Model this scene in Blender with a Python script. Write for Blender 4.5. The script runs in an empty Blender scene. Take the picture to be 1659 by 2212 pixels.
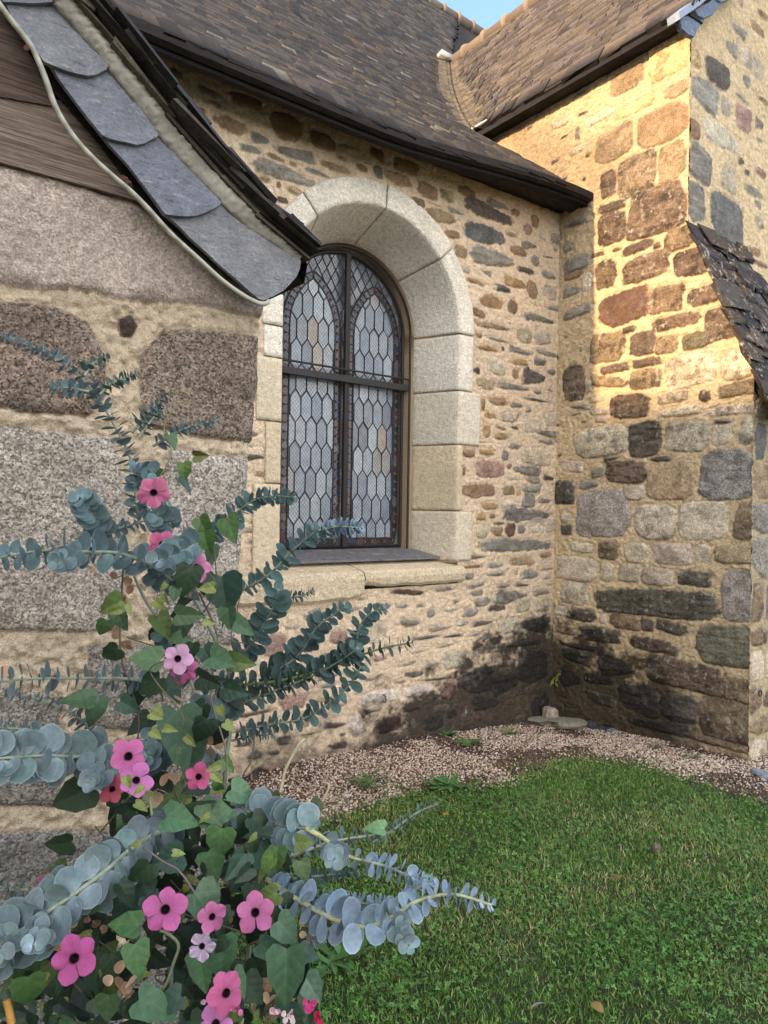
import bpy, math, random
import numpy as np
from mathutils import Vector, Matrix
R = math.radians
random.seed(7)
rng = np.random.default_rng(11)
SC = bpy.context.scene
COL = SC.collection

# ------------------------------------------------------------------ camera
F, CX, CY = 1534.0, 829.5, 1106.0          # pixel grid used for measuring: 1659 x 2212
YAW, PITCH, ROLL, CAMZ = R(37.3), R(0.0), 0.016, 1.6
_f = np.array([math.sin(YAW), math.cos(YAW), 0.0]); _r = np.array([math.cos(YAW), -math.sin(YAW), 0.0]); _u = np.array([0, 0, 1.0])
_f2 = _f*math.cos(PITCH) + _u*math.sin(PITCH); _u2 = _u*math.cos(PITCH) - _f*math.sin(PITCH)
RC = _r*math.cos(ROLL) + _u2*math.sin(ROLL); UC = _u2*math.cos(ROLL) - _r*math.sin(ROLL); FC = _f2
CAM = np.array([0, 0, CAMZ])
cd = bpy.data.cameras.new('camera'); cam = bpy.data.objects.new('camera', cd); COL.objects.link(cam)
cd.sensor_fit = 'VERTICAL'; cd.sensor_height = 36.0; cd.lens = 36.0*F/2212.0
cd.clip_start = 0.02; cd.clip_end = 2000
m = Matrix(((RC[0], UC[0], -FC[0], CAM[0]), (RC[1], UC[1], -FC[1], CAM[1]), (RC[2], UC[2], -FC[2], CAM[2]), (0, 0, 0, 1)))
cam.matrix_world = m
SC.camera = cam

# ------------------------------------------------------------------ light
SUN_EL = R(20.0)
FILL_CLOUD = (7.2, 7.1, 7.0); SKYK = 0.09
SUN_TRAVEL = Vector((math.cos(SUN_EL)*math.cos(R(-0.8)), math.cos(SUN_EL)*math.sin(R(-0.8)), -math.sin(SUN_EL)))
w = bpy.data.worlds.new('World'); SC.world = w; w.use_nodes = True
nt = w.node_tree; bgn = nt.nodes['Background']
sky = nt.nodes.new('ShaderNodeTexSky'); sky.sky_type = 'NISHITA'; sky.sun_disc = False
sky.sun_elevation = SUN_EL
sky.sun_rotation = math.atan2(-SUN_TRAVEL.x, -SUN_TRAVEL.y)
sky.air_density = 1.0; sky.dust_density = 0.2; sky.ozone_density = 1.5
# added fill: bright cloud put into the sky behind the viewer lifts the shaded walls; clear blue ahead over the roofs
tc = nt.nodes.new('ShaderNodeTexCoord'); dt = nt.nodes.new('ShaderNodeVectorMath'); dt.operation = 'DOT_PRODUCT'; dt.inputs[1].default_value = (.45, .85, .28)
mr = nt.nodes.new('ShaderNodeMapRange'); mr.interpolation_type = 'SMOOTHSTEP'; mr.inputs[1].default_value = .35; mr.inputs[2].default_value = -.45; mr.inputs[3].default_value = 0; mr.inputs[4].default_value = 1
cn = nt.nodes.new('ShaderNodeTexNoise'); cn.inputs['Scale'].default_value = 3.0; cn.inputs['Detail'].default_value = 6
cr = nt.nodes.new('ShaderNodeMapRange'); cr.inputs[1].default_value = .35; cr.inputs[2].default_value = .65; cr.inputs[3].default_value = .55; cr.inputs[4].default_value = 1.15
mu = nt.nodes.new('ShaderNodeMath'); mu.operation = 'MULTIPLY'; mx_ = nt.nodes.new('ShaderNodeMix'); mx_.data_type = 'RGBA'; mx_.blend_type = 'MIX'
mx_.inputs[7].default_value = (FILL_CLOUD[0], FILL_CLOUD[1], FILL_CLOUD[2], 1); mu.use_clamp = True
L = nt.links.new; L(tc.outputs['Generated'], dt.inputs[0]); L(dt.outputs['Value'], mr.inputs[0]); L(tc.outputs['Generated'], cn.inputs['Vector']); L(cn.outputs[0], cr.inputs[0])
L(mr.outputs[0], mu.inputs[0]); L(cr.outputs[0], mu.inputs[1]); L(mu.outputs[0], mx_.inputs[0]); L(sky.outputs[0], mx_.inputs[6]); L(mx_.outputs[2], bgn.inputs[0]); bgn.inputs[1].default_value = SKYK
sl = bpy.data.lights.new('sun', 'SUN'); sun = bpy.data.objects.new('sun', sl); COL.objects.link(sun)
sl.energy = 2.0; sl.angle = R(1.2); sl.color = (0.78, 0.55, 0.30)
sun.rotation_euler = SUN_TRAVEL.to_track_quat('-Z', 'Y').to_euler()
sun.location = (-6, 2, 8)
vs = SC.view_settings; vs.view_transform = 'Standard'; vs.look = 'None'; vs.gamma = 1.0; vs.exposure = 2.55; vs.use_curve_mapping = False
vs.use_white_balance = True; vs.white_balance_temperature = 6500; vs.white_balance_tint = 11

# ------------------------------------------------------------------ helpers
def ray(x, y):
    return FC + RC*((x-CX)/F) - UC*((y-CY)/F)
def at(x, y, d):
    return CAM + ray(x, y)*d
def hit(x, y, ax, val):
    q = ray(x, y); t = (val-CAM[ax])/q[ax]; return CAM + q*t
def hx(x, y, X): return hit(x, y, 0, X)
def hy(x, y, Y): return hit(x, y, 1, Y)
def s2l(c):
    c = np.asarray(c, float)/255.0
    return np.where(c <= 0.04045, c/12.92, ((c+0.055)/1.055)**2.4)
def lin(r, g, b, k=1.0): return s2l((r, g, b))*k

def _hash(ix, iy, seed):
    h = (ix.astype(np.int64)*374761393 + iy.astype(np.int64)*668265263 + seed*1442695041) & 0x7fffffff
    h = ((h ^ (h >> 13))*1274126177) & 0x7fffffff
    return ((h ^ (h >> 16)) & 0xffff)/65535.0
def vnoise(x, y, seed=0):
    x = np.asarray(x, float); y = np.asarray(y, float)
    ix = np.floor(x); iy = np.floor(y); fx = x-ix; fy = y-iy
    fx = fx*fx*(3-2*fx); fy = fy*fy*(3-2*fy); ix = ix.astype(np.int64); iy = iy.astype(np.int64)
    a = _hash(ix, iy, seed); b = _hash(ix+1, iy, seed); c = _hash(ix, iy+1, seed); d = _hash(ix+1, iy+1, seed)
    return (a*(1-fx)+b*fx)*(1-fy)+(c*(1-fx)+d*fx)*fy
def fbm(x, y, o=3, seed=0):
    s = 0; a = 0.5; t = 0
    for k in range(o):
        s = s+a*vnoise(np.asarray(x)*2**k, np.asarray(y)*2**k, seed+k*17); t += a; a *= 0.5
    return s/t
def sstep(a, b, x):
    t = np.clip((x-a)/(b-a), 0, 1); return t*t*(3-2*t)

def mesh_np(name, V, F_, mat, parent=None, col=None, aux=None, smooth=True, fcol=None):
    """V (n,3); F_ a list of arrays (m,k) of vertex indices"""
    me = bpy.data.meshes.new(name)
    V = np.ascontiguousarray(V, dtype=np.float32); me.vertices.add(len(V)); me.vertices.foreach_set('co', V.ravel())
    if not isinstance(F_, list): F_ = [F_]
    F_ = [np.asarray(f, dtype=np.int32) for f in F_ if len(f)]
    loops = np.concatenate([f.ravel() for f in F_]); tot = np.concatenate([np.full(len(f), f.shape[1], dtype=np.int32) for f in F_])
    start = np.concatenate([[0], np.cumsum(tot)[:-1]]).astype(np.int32)
    me.loops.add(len(loops)); me.loops.foreach_set('vertex_index', loops)
    me.polygons.add(len(tot)); me.polygons.foreach_set('loop_start', start)
    try: me.polygons.foreach_set('loop_total', tot)
    except Exception: pass
    me.polygons.foreach_set('use_smooth', np.full(len(tot), bool(smooth)))
    me.update(calc_edges=True)
    for nm, c in (('Col', col), ('Aux', aux)):
        if c is not None:
            c = np.asarray(c, dtype=np.float32)
            if c.ndim == 1: c = np.tile(c, (len(V), 1))
            if c.shape[1] == 3: c = np.hstack([c, np.ones((len(c), 1), np.float32)])
            a = me.color_attributes.new(nm, 'FLOAT_COLOR', 'POINT'); a.data.foreach_set('color', np.ascontiguousarray(c).ravel())
    me.validate()
    if mat: me.materials.append(mat)
    o = bpy.data.objects.new(name, me); COL.objects.link(o)
    if parent is not None: set_parent(o, parent)
    return o
WORLDM = {}
def set_parent(o, p):
    o.parent = p
    o.matrix_parent_inverse = WORLDM.get(p.name, Matrix.Identity(4)).inverted()
def thing(name, label, cat, loc=(0, 0, 0), group=None):
    o = bpy.data.objects.new(name, None); COL.objects.link(o); o.location = loc; o.empty_display_size = 0.1
    WORLDM[o.name] = Matrix.Translation(Vector(loc)); return tag(o, label, cat, group)
def tag(o, label=None, cat=None, group=None, kind=None):
    if label: o['label'] = label
    if cat: o['category'] = cat
    if group: o['group'] = group
    if kind: o['kind'] = kind
    return o

class MB:
    """collects pieces into one mesh"""
    def __init__(s): s.V = []; s.F = {}; s.C = []; s.A = []; s.n = 0
    def add(s, V, F_, c=(0.5, 0.5, 0.5), aux=(0, 0, 0)):
        V = np.asarray(V, float); n = len(V)
        for f in (F_ if isinstance(F_, list) else [F_]):
            f = np.asarray(f, dtype=np.int64)
            if f.ndim == 1 and len(f): f = f[None]
            if len(f): s.F.setdefault(f.shape[1], []).append(f+s.n)
        c = np.asarray(c, float); s.C.append(np.tile(c, (n, 1)) if c.ndim == 1 else c)
        a = np.asarray(aux, float); s.A.append(np.tile(a, (n, 1)) if a.ndim == 1 else a)
        s.V.append(V); s.n += n
    def build(s, name, mat, parent=None, smooth=False):
        if not s.V: return None
        return mesh_np(name, np.vstack(s.V), [np.vstack(v) for v in s.F.values()], mat, parent, np.vstack(s.C), np.vstack(s.A), smooth)
    def box(s, c, ax, h, col=(.5, .5, .5), jit=0.0, aux=(0, 0, 0)):
        """c centre, ax 3 axes rows, h half sizes"""
        ax = np.asarray(ax, float); P = []
        for k in range(8):
            sg = np.array([1 if k & 1 else -1, 1 if k & 2 else -1, 1 if k & 4 else -1])*np.asarray(h)
            if jit: sg = sg+rng.normal(0, jit, 3)*np.asarray(h)
            P.append(np.asarray(c)+sg@ax)
        s.add(P, [(0, 2, 3, 1), (4, 5, 7, 6), (0, 1, 5, 4), (2, 6, 7, 3), (0, 4, 6, 2), (1, 3, 7, 5)], col, aux)
    def tube(s, pts, rad, col=(.5, .5, .5), n=7, caps=True):
        pts = np.asarray(pts, float); m_ = len(pts); rad = np.broadcast_to(np.asarray(rad, float), (m_,))
        T = np.gradient(pts, axis=0); T /= np.linalg.norm(T, axis=1)[:, None]+1e-9
        up = np.array([0.123, 0.2, 1.0]); V = []
        for i in range(m_):
            a = np.cross(T[i], up); a /= np.linalg.norm(a)+1e-9; b = np.cross(T[i], a)
            for k in range(n):
                th = 2*math.pi*k/n; V.append(pts[i]+rad[i]*(math.cos(th)*a+math.sin(th)*b))
        Fq = [(i*n+k, i*n+(k+1) % n, (i+1)*n+(k+1) % n, (i+1)*n+k) for i in range(m_-1) for k in range(n)]
        V.append(pts[0]); V.append(pts[-1])
        Ft = [(m_*n, (k+1) % n, k) for k in range(n)]+[(m_*n+1, (m_-1)*n+k, (m_-1)*n+(k+1) % n) for k in range(n)] if caps else []
        c = np.asarray(col, float)
        if c.ndim == 2: c = np.vstack([np.repeat(c, n, axis=0), c[:1], c[-1:]])
        s.add(V, [Fq, Ft], c)
    def plate(s, poly, nrm, th, col, bev=0.0, aux=(0, 0, 0)):
        """polygon (n,3) given thickness th along -nrm"""
        P = np.asarray(poly, float); n = len(P); nrm = np.asarray(nrm, float); c0 = P.mean(0)
        fr = P+(c0-P)*bev; V = np.vstack([fr, P-nrm*th*.35, P-nrm*th])
        q = [(i, n+i, n+(i+1) % n, (i+1) % n) for i in range(n)]+[(n+i, 2*n+i, 2*n+(i+1) % n, n+(i+1) % n) for i in range(n)]
        s.F.setdefault(n, []).append(np.array([list(range(n))])+s.n)
        s.add(V, [q], col, aux)

def spline(P, n):
    P = np.asarray(P, float)
    if len(P) == 2: return P[0]+(P[1]-P[0])*np.linspace(0, 1, n)[:, None]
    Q = np.vstack([2*P[0]-P[1], P, 2*P[-1]-P[-2]]); out = []
    L = np.concatenate([[0], np.cumsum(np.linalg.norm(np.diff(P, axis=0), axis=1))]); L /= L[-1]
    for u in np.linspace(0, 1, n):
        i = min(int(np.searchsorted(L, u, side='right'))-1, len(P)-2); t = (u-L[i])/(L[i+1]-L[i]+1e-9)
        a, b, c, d = Q[i], Q[i+1], Q[i+2], Q[i+3]
        out.append(.5*((2*b)+(-a+c)*t+(2*a-5*b+4*c-d)*t*t+(-a+3*b-3*c+d)*t**3))
    return np.array(out)

# ------------------------------------------------------------------ materials
class NT:
    def __init__(s, name):
        s.m = bpy.data.materials.new(name); s.m.use_nodes = True; s.t = s.m.node_tree; s.b = s.t.nodes['Principled BSDF']
    def n(s, typ, **kw):
        o = s.t.nodes.new(typ)
        for k, v in kw.items():
            if hasattr(o, k): setattr(o, k, v)
        return o
    def l(s, a, b): s.t.links.new(a, b)
    def val(s, sock, v):
        if hasattr(v, 'links') or hasattr(v, 'is_linked'): s.l(v, sock)
        else: sock.default_value = v
    def attr(s, nm): return s.n('ShaderNodeAttribute', attribute_name=nm)
    def pos(s, scale=(1, 1, 1)):
        g = s.n('ShaderNodeNewGeometry'); mp = s.n('ShaderNodeMapping'); mp.inputs['Scale'].default_value = scale; s.l(g.outputs['Position'], mp.inputs['Vector']); return mp.outputs[0]
    def noise(s, vec, sc, det=3, rough=.55):
        o = s.n('ShaderNodeTexNoise'); o.inputs['Scale'].default_value = sc; o.inputs['Detail'].default_value = det; o.inputs['Roughness'].default_value = rough; s.l(vec, o.inputs['Vector']); return o.outputs[0]
    def ramp(s, f, lo, hi, a=0.0, b=1.0):
        o = s.n('ShaderNodeMapRange'); s.l(f, o.inputs[0]); o.inputs[1].default_value = lo; o.inputs[2].default_value = hi; o.inputs[3].default_value = a; o.inputs[4].default_value = b; return o.outputs[0]
    def math(s, op, a, b=0.0):
        o = s.n('ShaderNodeMath', operation=op); s.val(o.inputs[0], a); s.val(o.inputs[1], b); return o.outputs[0]
    def mix(s, f, a, b, mode='MIX'):
        o = s.n('ShaderNodeMix', data_type='RGBA', blend_type=mode); s.val(o.inputs[0], f); s.val(o.inputs[6], a if not isinstance(a, tuple) else (*a, 1)[:4]); s.val(o.inputs[7], b if not isinstance(b, tuple) else (*b, 1)[:4]); return o.outputs[2]
    def bump(s, h, st=.5, dist=.01, prev=None):
        o = s.n('ShaderNodeBump'); o.inputs['Strength'].default_value = st; o.inputs['Distance'].default_value = dist; s.l(h, o.inputs['Height'])
        if prev is not None: s.l(prev, o.inputs['Normal'])
        return o.outputs[0]
    def done(s, col, rough=.9, nrm=None, spec=.3):
        s.val(s.b.inputs['Base Color'], col if not isinstance(col, tuple) else (*col, 1)[:4]); s.val(s.b.inputs['Roughness'], rough); s.b.inputs['Specular IOR Level'].default_value = spec
        if nrm is not None: s.l(nrm, s.b.inputs['Normal'])
        return s.m

def mat_masonry(name, speck=1.0, fine=1.0, lich=(0.50, 0.47, 0.40), kv=1.0):
    a = NT(name); c = a.attr('Col').outputs['Color']; x = a.n('ShaderNodeSeparateColor'); a.l(a.attr('Aux').outputs['Color'], x.inputs[0])
    p = a.pos(); n1 = a.noise(p, 26*fine, 5, .7); n2 = a.noise(p, 120*fine, 3, .7); n3 = a.noise(p, 9, 3, .6)
    c = a.mix(1.0, c, a.ramp(n1, .3, .7, 1-.30*kv, 1+.34*kv), 'MULTIPLY')
    c = a.mix(1.0, c, a.ramp(n2, .3, .7, 1-.28*kv, 1+.34*kv), 'MULTIPLY')
    # granite grains: pale feldspar and dark mica
    vo = a.n('ShaderNodeTexVoronoi'); vo.inputs['Scale'].default_value = 150*speck; a.l(p, vo.inputs['Vector'])
    sx = a.n('ShaderNodeSeparateColor'); a.l(vo.outputs['Color'], sx.inputs[0])
    gr = a.ramp(sx.outputs[0], .0, 1.0, .15, 1.9)
    c = a.mix(a.math('MULTIPLY', x.outputs[1], .9), c, a.mix(1.0, c, gr, 'MULTIPLY'))
    # lichen crusts: pale spots and dark patches of their own shape
    l1 = a.math('MULTIPLY', a.ramp(a.noise(p, 24*fine, 4, .7), .54, .66), x.outputs[0])
    l1 = a.math('MULTIPLY', l1, a.ramp(n3, .4, .55))
    dk = a.math('MULTIPLY', a.ramp(a.noise(p, 14, 4, .65), .50, .62), x.outputs[0])
    c = a.mix(a.math('MULTIPLY', dk, .7), c, (0.035, 0.028, 0.024))
    c = a.mix(a.math('MULTIPLY', l1, .8), c, lich)
    b1 = a.bump(n2, .8, .012/fine); b2 = a.bump(n1, .8, .03/fine, b1)
    return a.done(c, .93, b2, .2)
def mat_attr(name, rough=.8, var=.25, sc=60, bumpd=.003, spec=.3, stretch=(1, 1, 1), bst=.5):
    a = NT(name); c = a.attr('Col').outputs['Color']; p = a.pos(stretch); n1 = a.noise(p, sc, 4, .6); n2 = a.noise(p, sc*5, 2, .6)
    c = a.mix(1.0, c, a.ramp(n1, .3, .7, 1-var, 1+var), 'MULTIPLY'); c = a.mix(1.0, c, a.ramp(n2, .3, .7, 1-var*.6, 1+var*.6), 'MULTIPLY')
    nb = a.bump(n1, bst, bumpd); nb = a.bump(n2, bst*.6, bumpd*.4, nb)
    return a.done(c, rough, nb, spec)
def mat_leaf(name, rough=.6, spec=.3, trans=.15, var=.12):
    a = NT(name); c = a.attr('Col').outputs['Color']; p = a.pos(); n1 = a.noise(p, 120, 3, .6)
    c = a.mix(1.0, c, a.ramp(n1, .3, .7, 1-var, 1+var), 'MULTIPLY')
    a.done(c, rough, a.bump(n1, .25, .002), spec)
    tr = a.n('ShaderNodeBsdfTranslucent'); a.l(c, tr.inputs[0]); mx = a.n('ShaderNodeMixShader'); mx.inputs[0].default_value = trans
    out = a.t.nodes['Material Output']; a.l(a.b.outputs[0], mx.inputs[1]); a.l(tr.outputs[0], mx.inputs[2]); a.l(mx.outputs[0], out.inputs[0]); return a.m
M = {}
M['rubble'] = mat_masonry('rubble_masonry', kv=.8)
M['granite'] = mat_masonry('granite_masonry', 1.35, 1.8, kv=.8)
M['dressed'] = mat_masonry('dressed_granite', .9, 1.3, kv=.55)
M['slate'] = mat_attr('roof_slate', .8, .35, 45, .004)
M['verge'] = mat_attr('verge_slate', .55, .22, 30, .004, .45, (1, 1, 1), .6)
M['render'] = mat_attr('lime_mortar', .95, .12, 90, .004)
M['wood'] = mat_attr('weathered_wood', .88, .6, 7, .006, .2, (1.0, 1.0, 34))
M['iron'] = mat_attr('painted_iron', .55, .2, 120, .001, .4)
M['lead'] = mat_attr('lead', .5, .2, 60, .001, .5)
M['cable'] = mat_attr('cable_sheath', .5, .1, 60, .001, .4)
M['soil'] = mat_attr('soil', .95, .35, 40, .01)
M['grass'] = mat_leaf('grass_blades', .6, .25, .25)
M['pebble'] = mat_attr('pebbles', .85, .2, 120, .002)
M['euca'] = mat_leaf('glaucous_leaf', .62, .3, .12, .16)
def mat_vine():
    a = NT('vine_leaf'); c = a.attr('Col').outputs['Color']; x = a.n('ShaderNodeSeparateColor'); a.l(a.attr('Aux').outputs['Color'], x.inputs[0]); u, v, fl = x.outputs[0], x.outputs[1], x.outputs[2]
    p = a.pos(); n1 = a.noise(p, 130, 3, .6); n2 = a.noise(p, 45, 3, .6)
    c = a.mix(1.0, c, a.ramp(n1, .3, .7, .82, 1.18), 'MULTIPLY')
    side = a.math('COSINE', a.math('MULTIPLY', a.math('SUBTRACT', a.math('MULTIPLY', v, 3.6), a.math('MULTIPLY', u, 1.5)), 6.283))
    vein = a.math('MULTIPLY', a.math('MAXIMUM', a.ramp(side, .80, 1.0), a.ramp(u, .12, .0)), fl)
    c = a.mix(a.math('MULTIPLY', vein, .16), c, a.mix(1.0, c, (2.4, 2.3, 2.0), 'MULTIPLY'))
    c = a.mix(a.math('MULTIPLY', a.ramp(n2, .68, .72), .6), c, (.16, .12, .06))
    a.done(c, .5, a.bump(n1, .3, .002, a.bump(a.math('MULTIPLY', side, fl), .14, -.001)), .35)
    tr = a.n('ShaderNodeBsdfTranslucent'); a.l(c, tr.inputs[0]); mx = a.n('ShaderNodeMixShader'); mx.inputs[0].default_value = .14
    out = a.t.nodes['Material Output']; a.l(a.b.outputs[0], mx.inputs[1]); a.l(tr.outputs[0], mx.inputs[2]); a.l(mx.outputs[0], out.inputs[0]); return a.m
M['vine'] = mat_vine()
M['petal'] = mat_leaf('petal', .6, .2, .25, .06)
M['stem'] = mat_attr('stem', .7, .2, 80, .002)
def mat_verge():
    a = NT('verge_slate'); c = a.attr('Col').outputs['Color']; p = a.pos((1, 1, 1)); n1 = a.noise(p, 18, 5, .7); n2 = a.noise(p, 160, 3, .7); n3 = a.noise(a.pos((3, 1, 9)), 7, 4, .7)
    c = a.mix(1.0, c, a.ramp(n1, .3, .7, .7, 1.3), 'MULTIPLY'); c = a.mix(1.0, c, a.ramp(n2, .3, .7, .75, 1.22), 'MULTIPLY')
    c = a.mix(a.ramp(n3, .58, .66, 0, .5), c, (.36, .34, .30)); c = a.mix(a.ramp(n3, .40, .34, 0, .6), c, (.035, .035, .042))
    b = a.bump(n3, .7, .012); b = a.bump(n1, .6, .008, b); b = a.bump(n2, .5, .003, b); return a.done(c, .6, b, .4)
M['verge'] = mat_verge()
def mat_glass():
    a = NT('leaded_glass'); c = a.attr('Col').outputs['Color']; p = a.pos(); n = a.noise(p, 22, 3, .6); n2 = a.noise(p, 5, 2)
    c = a.mix(1.0, c, a.ramp(n, .3, .7, .8, 1.15), 'MULTIPLY'); return a.done(c, .16, a.bump(n2, .25, .02), .6)
M['glass'] = mat_glass()
# ------------------------------------------------------------------ masonry fields
CODE = {'g': ((144, 138, 128), .1, .15), 'k': ((98, 92, 86), .15, .1), 'w': ((198, 184, 162), .1, .3), 't': ((164, 144, 116), .3, .3), 'o': ((176, 148, 108), .05, .15),
        'b': ((152, 126, 100), .1, .2), 'p': ((168, 138, 126), .1, .3), 'd': ((100, 86, 77), .5, .35), 'G': ((152, 145, 136), .1, .5), 'B': ((116, 116, 114), .1, .3),
        'c': ((205, 178, 135), .0, .3), 'm': ((114, 110, 92), .5, .3), 'q': ((214, 200, 186), .1, .2), 'r': ((102, 80, 70), .2, .1), 'W': ((190, 176, 154), .75, .35),
        'K': ((96, 90, 80), .95, .3), 'T': ((136, 118, 96), .9, .35), 'D': ((112, 95, 82), .95, .35)}
def crop(s, ox, oy, k):
    out = []
    for e in s.replace('\n', ' ').split(';'):
        e = e.strip()
        if not e: continue
        q = e.split(','); x0, y0, x1, y1 = [float(v) for v in q[:4]]
        out.append((ox+x0*k, oy+y0*k, ox+x1*k, oy+y1*k, q[4].strip()))
    return out
class Field:
    """a wall face as a fine relief: P = O + a*ua + b*va + h*n"""
    def __init__(s, O, ua, va, Wd, Hd, res, mortar, seed=1, rough=.005):
        s.O = np.array(O, float); s.ua = np.array(ua, float); s.va = np.array(va, float); s.n = np.cross(s.ua, s.va)
        s.na = int(Wd/res)+1; s.nb = int(Hd/res)+1; s.res = res; s.seed = seed
        s.A, s.B = np.meshgrid(np.linspace(0, Wd, s.na), np.linspace(0, Hd, s.nb))
        A, B = s.A, s.B
        s.H = (fbm(A*9, B*9, 3, seed)-.5)*.014+(fbm(A*55, B*55, 2, seed+5)-.5)*rough*2.4
        s.C = np.empty((s.nb, s.na, 3)); v = .88+.26*fbm(A*3, B*3, 4, seed+9); s.C[:] = np.array(mortar)[None, None, :]*v[..., None]
        s.X = np.zeros((s.nb, s.na, 3)); s.occ = np.zeros((s.nb, s.na), bool)
    def ab(s, P):
        d = np.asarray(P)-s.O; return d@s.ua, d@s.va
    def image_box(s, e):
        """a stone read from the photograph as a box -> centre and half sizes on this wall"""
        x0, y0, x1, y1, c = e; xm, ym = (x0+x1)/2, (y0+y1)/2; ax = int(np.argmax(np.abs(s.n))); v = s.O[ax]
        h = lambda x, y: s.ab(hit(x, y, ax, v))
        l, r_, t, b, m_ = h(x0, ym), h(x1, ym), h(xm, y0), h(xm, y1), h(xm, ym)
        hw = abs(r_[0]-l[0])/2; hh = abs(t[1]-b[1])/2
        e1 = h(xm, ym+1)[1]-m_[1]; dz = (r_[1]-l[1])/(x1-x0)            # z gained along a level image row
        sl = abs(dz)*(x1-x0); hh2 = max(hh*.45, hh-sl*.5*.5)
        return m_[0], m_[1], hw, hh2, c
    def stone(s, a, b, hw, hh, code, ang=None, relief=None, p=None, wob=.16, colk=1.0, cut=(.86, 1.12)):
        rgb, lich, gr = CODE[code]; sd = int(rng.integers(1, 99999))
        if ang is None: ang = rng.normal(0, .05)
        R_ = max(hw, hh)*1.35+.01
        i0, i1 = int(max(0, (b-R_)/s.res)), int(min(s.nb, (b+R_)/s.res+2)); j0, j1 = int(max(0, (a-R_)/s.res)), int(min(s.na, (a+R_)/s.res+2))
        if i1 <= i0 or j1 <= j0: return
        A = s.A[i0:i1, j0:j1]; B = s.B[i0:i1, j0:j1]
        ca, sa = math.cos(ang), math.sin(ang); u = (A-a)*ca+(B-b)*sa; v = -(A-a)*sa+(B-b)*ca
        m_ = min(hw, hh); fr = .55/max(m_, .02)
        u = u+(fbm(A*fr+7, B*fr, 3, sd)-.5)*2*wob*min(hw, 2.2*hh)*1.2; v = v+(fbm(A*fr, B*fr+3, 3, sd+3)-.5)*2*wob*hh*1.4
        slaty = code in 'gk' and hw > 1.5*hh
        if p is None: p = rng.uniform(2.2, 4.5)
        if slaty: v = v*(1+np.clip(rng.uniform(-.5, .9)*u/hw, -.4, .9))
        un, vn = u/hw, v/hh
        q = (np.abs(un)**p+np.abs(vn)**p)**(1/p)
        for _ in range(int(rng.integers(3, 6))):
            f_ = rng.uniform(0, 6.283); q = np.maximum(q, (un*math.cos(f_)+vn*math.sin(f_))/rng.uniform(*cut))
        sdist = (1-q)*m_+(fbm(A*45, B*45, 2, sd+8)-.5)*min(.016, m_*.45)
        mk = sstep(-.004, .006, sdist); rl = relief if relief is not None else rng.uniform(.002, .014)
        strat = code in 'gkKmD'
        tex = (fbm(A*8+sd, B*(42 if strat else 12), 4, sd)-.5)*(.018 if strat else .012)*min(1, m_/.04)+(fbm(A*60, B*60, 2, sd)-.5)*.006
        dome = rl*np.clip(1-q**2, 0, 1)**.35
        groove = -.005*np.exp(-(sdist/.006)**2)
        s.H[i0:i1, j0:j1] = s.H[i0:i1, j0:j1]*(1-mk)+(dome+tex)*mk+groove
        c = s2l(rgb)*rng.uniform(.82, 1.14)*colk; c = c*(1+rng.normal(0, .018, 3))
        vv = (.66+.68*fbm(A*11+sd, B*(38 if strat else 13), 4, sd+1))[..., None]; c2 = np.where(rng.random() < .5, 1.0, .0)*s2l((150, 118, 80))+.0; t2 = (sstep(.5, .68, fbm(A*14+sd, B*20, 3, sd+4))*rng.uniform(.1, .5))[..., None]; vv = vv*(1-t2*.45); c = c*(1-t2)+(c*.6+c2*.35)*t2; c = c
        s.C[i0:i1, j0:j1] = s.C[i0:i1, j0:j1]*(1-mk[..., None])+c*vv*mk[..., None]
        s.X[i0:i1, j0:j1, 0] = s.X[i0:i1, j0:j1, 0]*(1-mk)+lich*mk; s.X[i0:i1, j0:j1, 1] = s.X[i0:i1, j0:j1, 1]*(1-mk)+gr*mk
        s.occ[i0:i1, j0:j1] |= sdist > -.012
    def free(s, a, b, hw, hh):
        i0, i1 = int((b-hh)/s.res), int((b+hh)/s.res)+1; j0, j1 = int((a-hw)/s.res), int((a+hw)/s.res)+1
        if i0 < 0 or j0 < 0 or i1 >= s.nb or j1 >= s.na: return False
        return not s.occ[i0:i1, j0:j1].any()
    def polystone(s, poly, code, relief=.01, wob=.012, colk=1.0, speck=None, lich=None):
        """a block with an outline of its own, poly in wall coordinates"""
        rgb, li, gr = CODE[code]; sd = int(rng.integers(1, 99999)); P = np.asarray(poly, float)
        A = s.A+(fbm(s.A*9, s.B*9, 3, sd)-.5)*2*wob; B = s.B+(fbm(s.A*9+5, s.B*9, 3, sd+2)-.5)*2*wob
        d = np.full(A.shape, 1e9); ins = np.zeros(A.shape, bool); n = len(P)
        for i in range(n):
            p0, p1 = P[i], P[(i+1) % n]; e = p1-p0; t = np.clip(((A-p0[0])*e[0]+(B-p0[1])*e[1])/(e@e+1e-12), 0, 1)
            d = np.minimum(d, np.hypot(A-p0[0]-t*e[0], B-p0[1]-t*e[1]))
            cnd = ((p0[1] > B) != (p1[1] > B)) & (A < (p1[0]-p0[0])*(B-p0[1])/(p1[1]-p0[1]+1e-12)+p0[0]); ins ^= cnd
        sdist = np.where(ins, d, -d); mk = sstep(-.003, .005, sdist)
        tex = (fbm(s.A*14, s.B*14, 4, sd)-.5)*.012+(fbm(s.A*80, s.B*80, 2, sd)-.5)*.006
        h = relief*np.clip(sdist/.03, 0, 1)**.5+tex
        s.H = s.H*(1-mk)+h*mk-.005*np.exp(-(sdist/.006)**2)
        c = s2l(rgb)*colk; vv = (.72+.56*fbm(s.A*7+sd, s.B*7, 4, sd+1))[..., None]
        s.C = s.C*(1-mk[..., None])+c*vv*mk[..., None]
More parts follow.
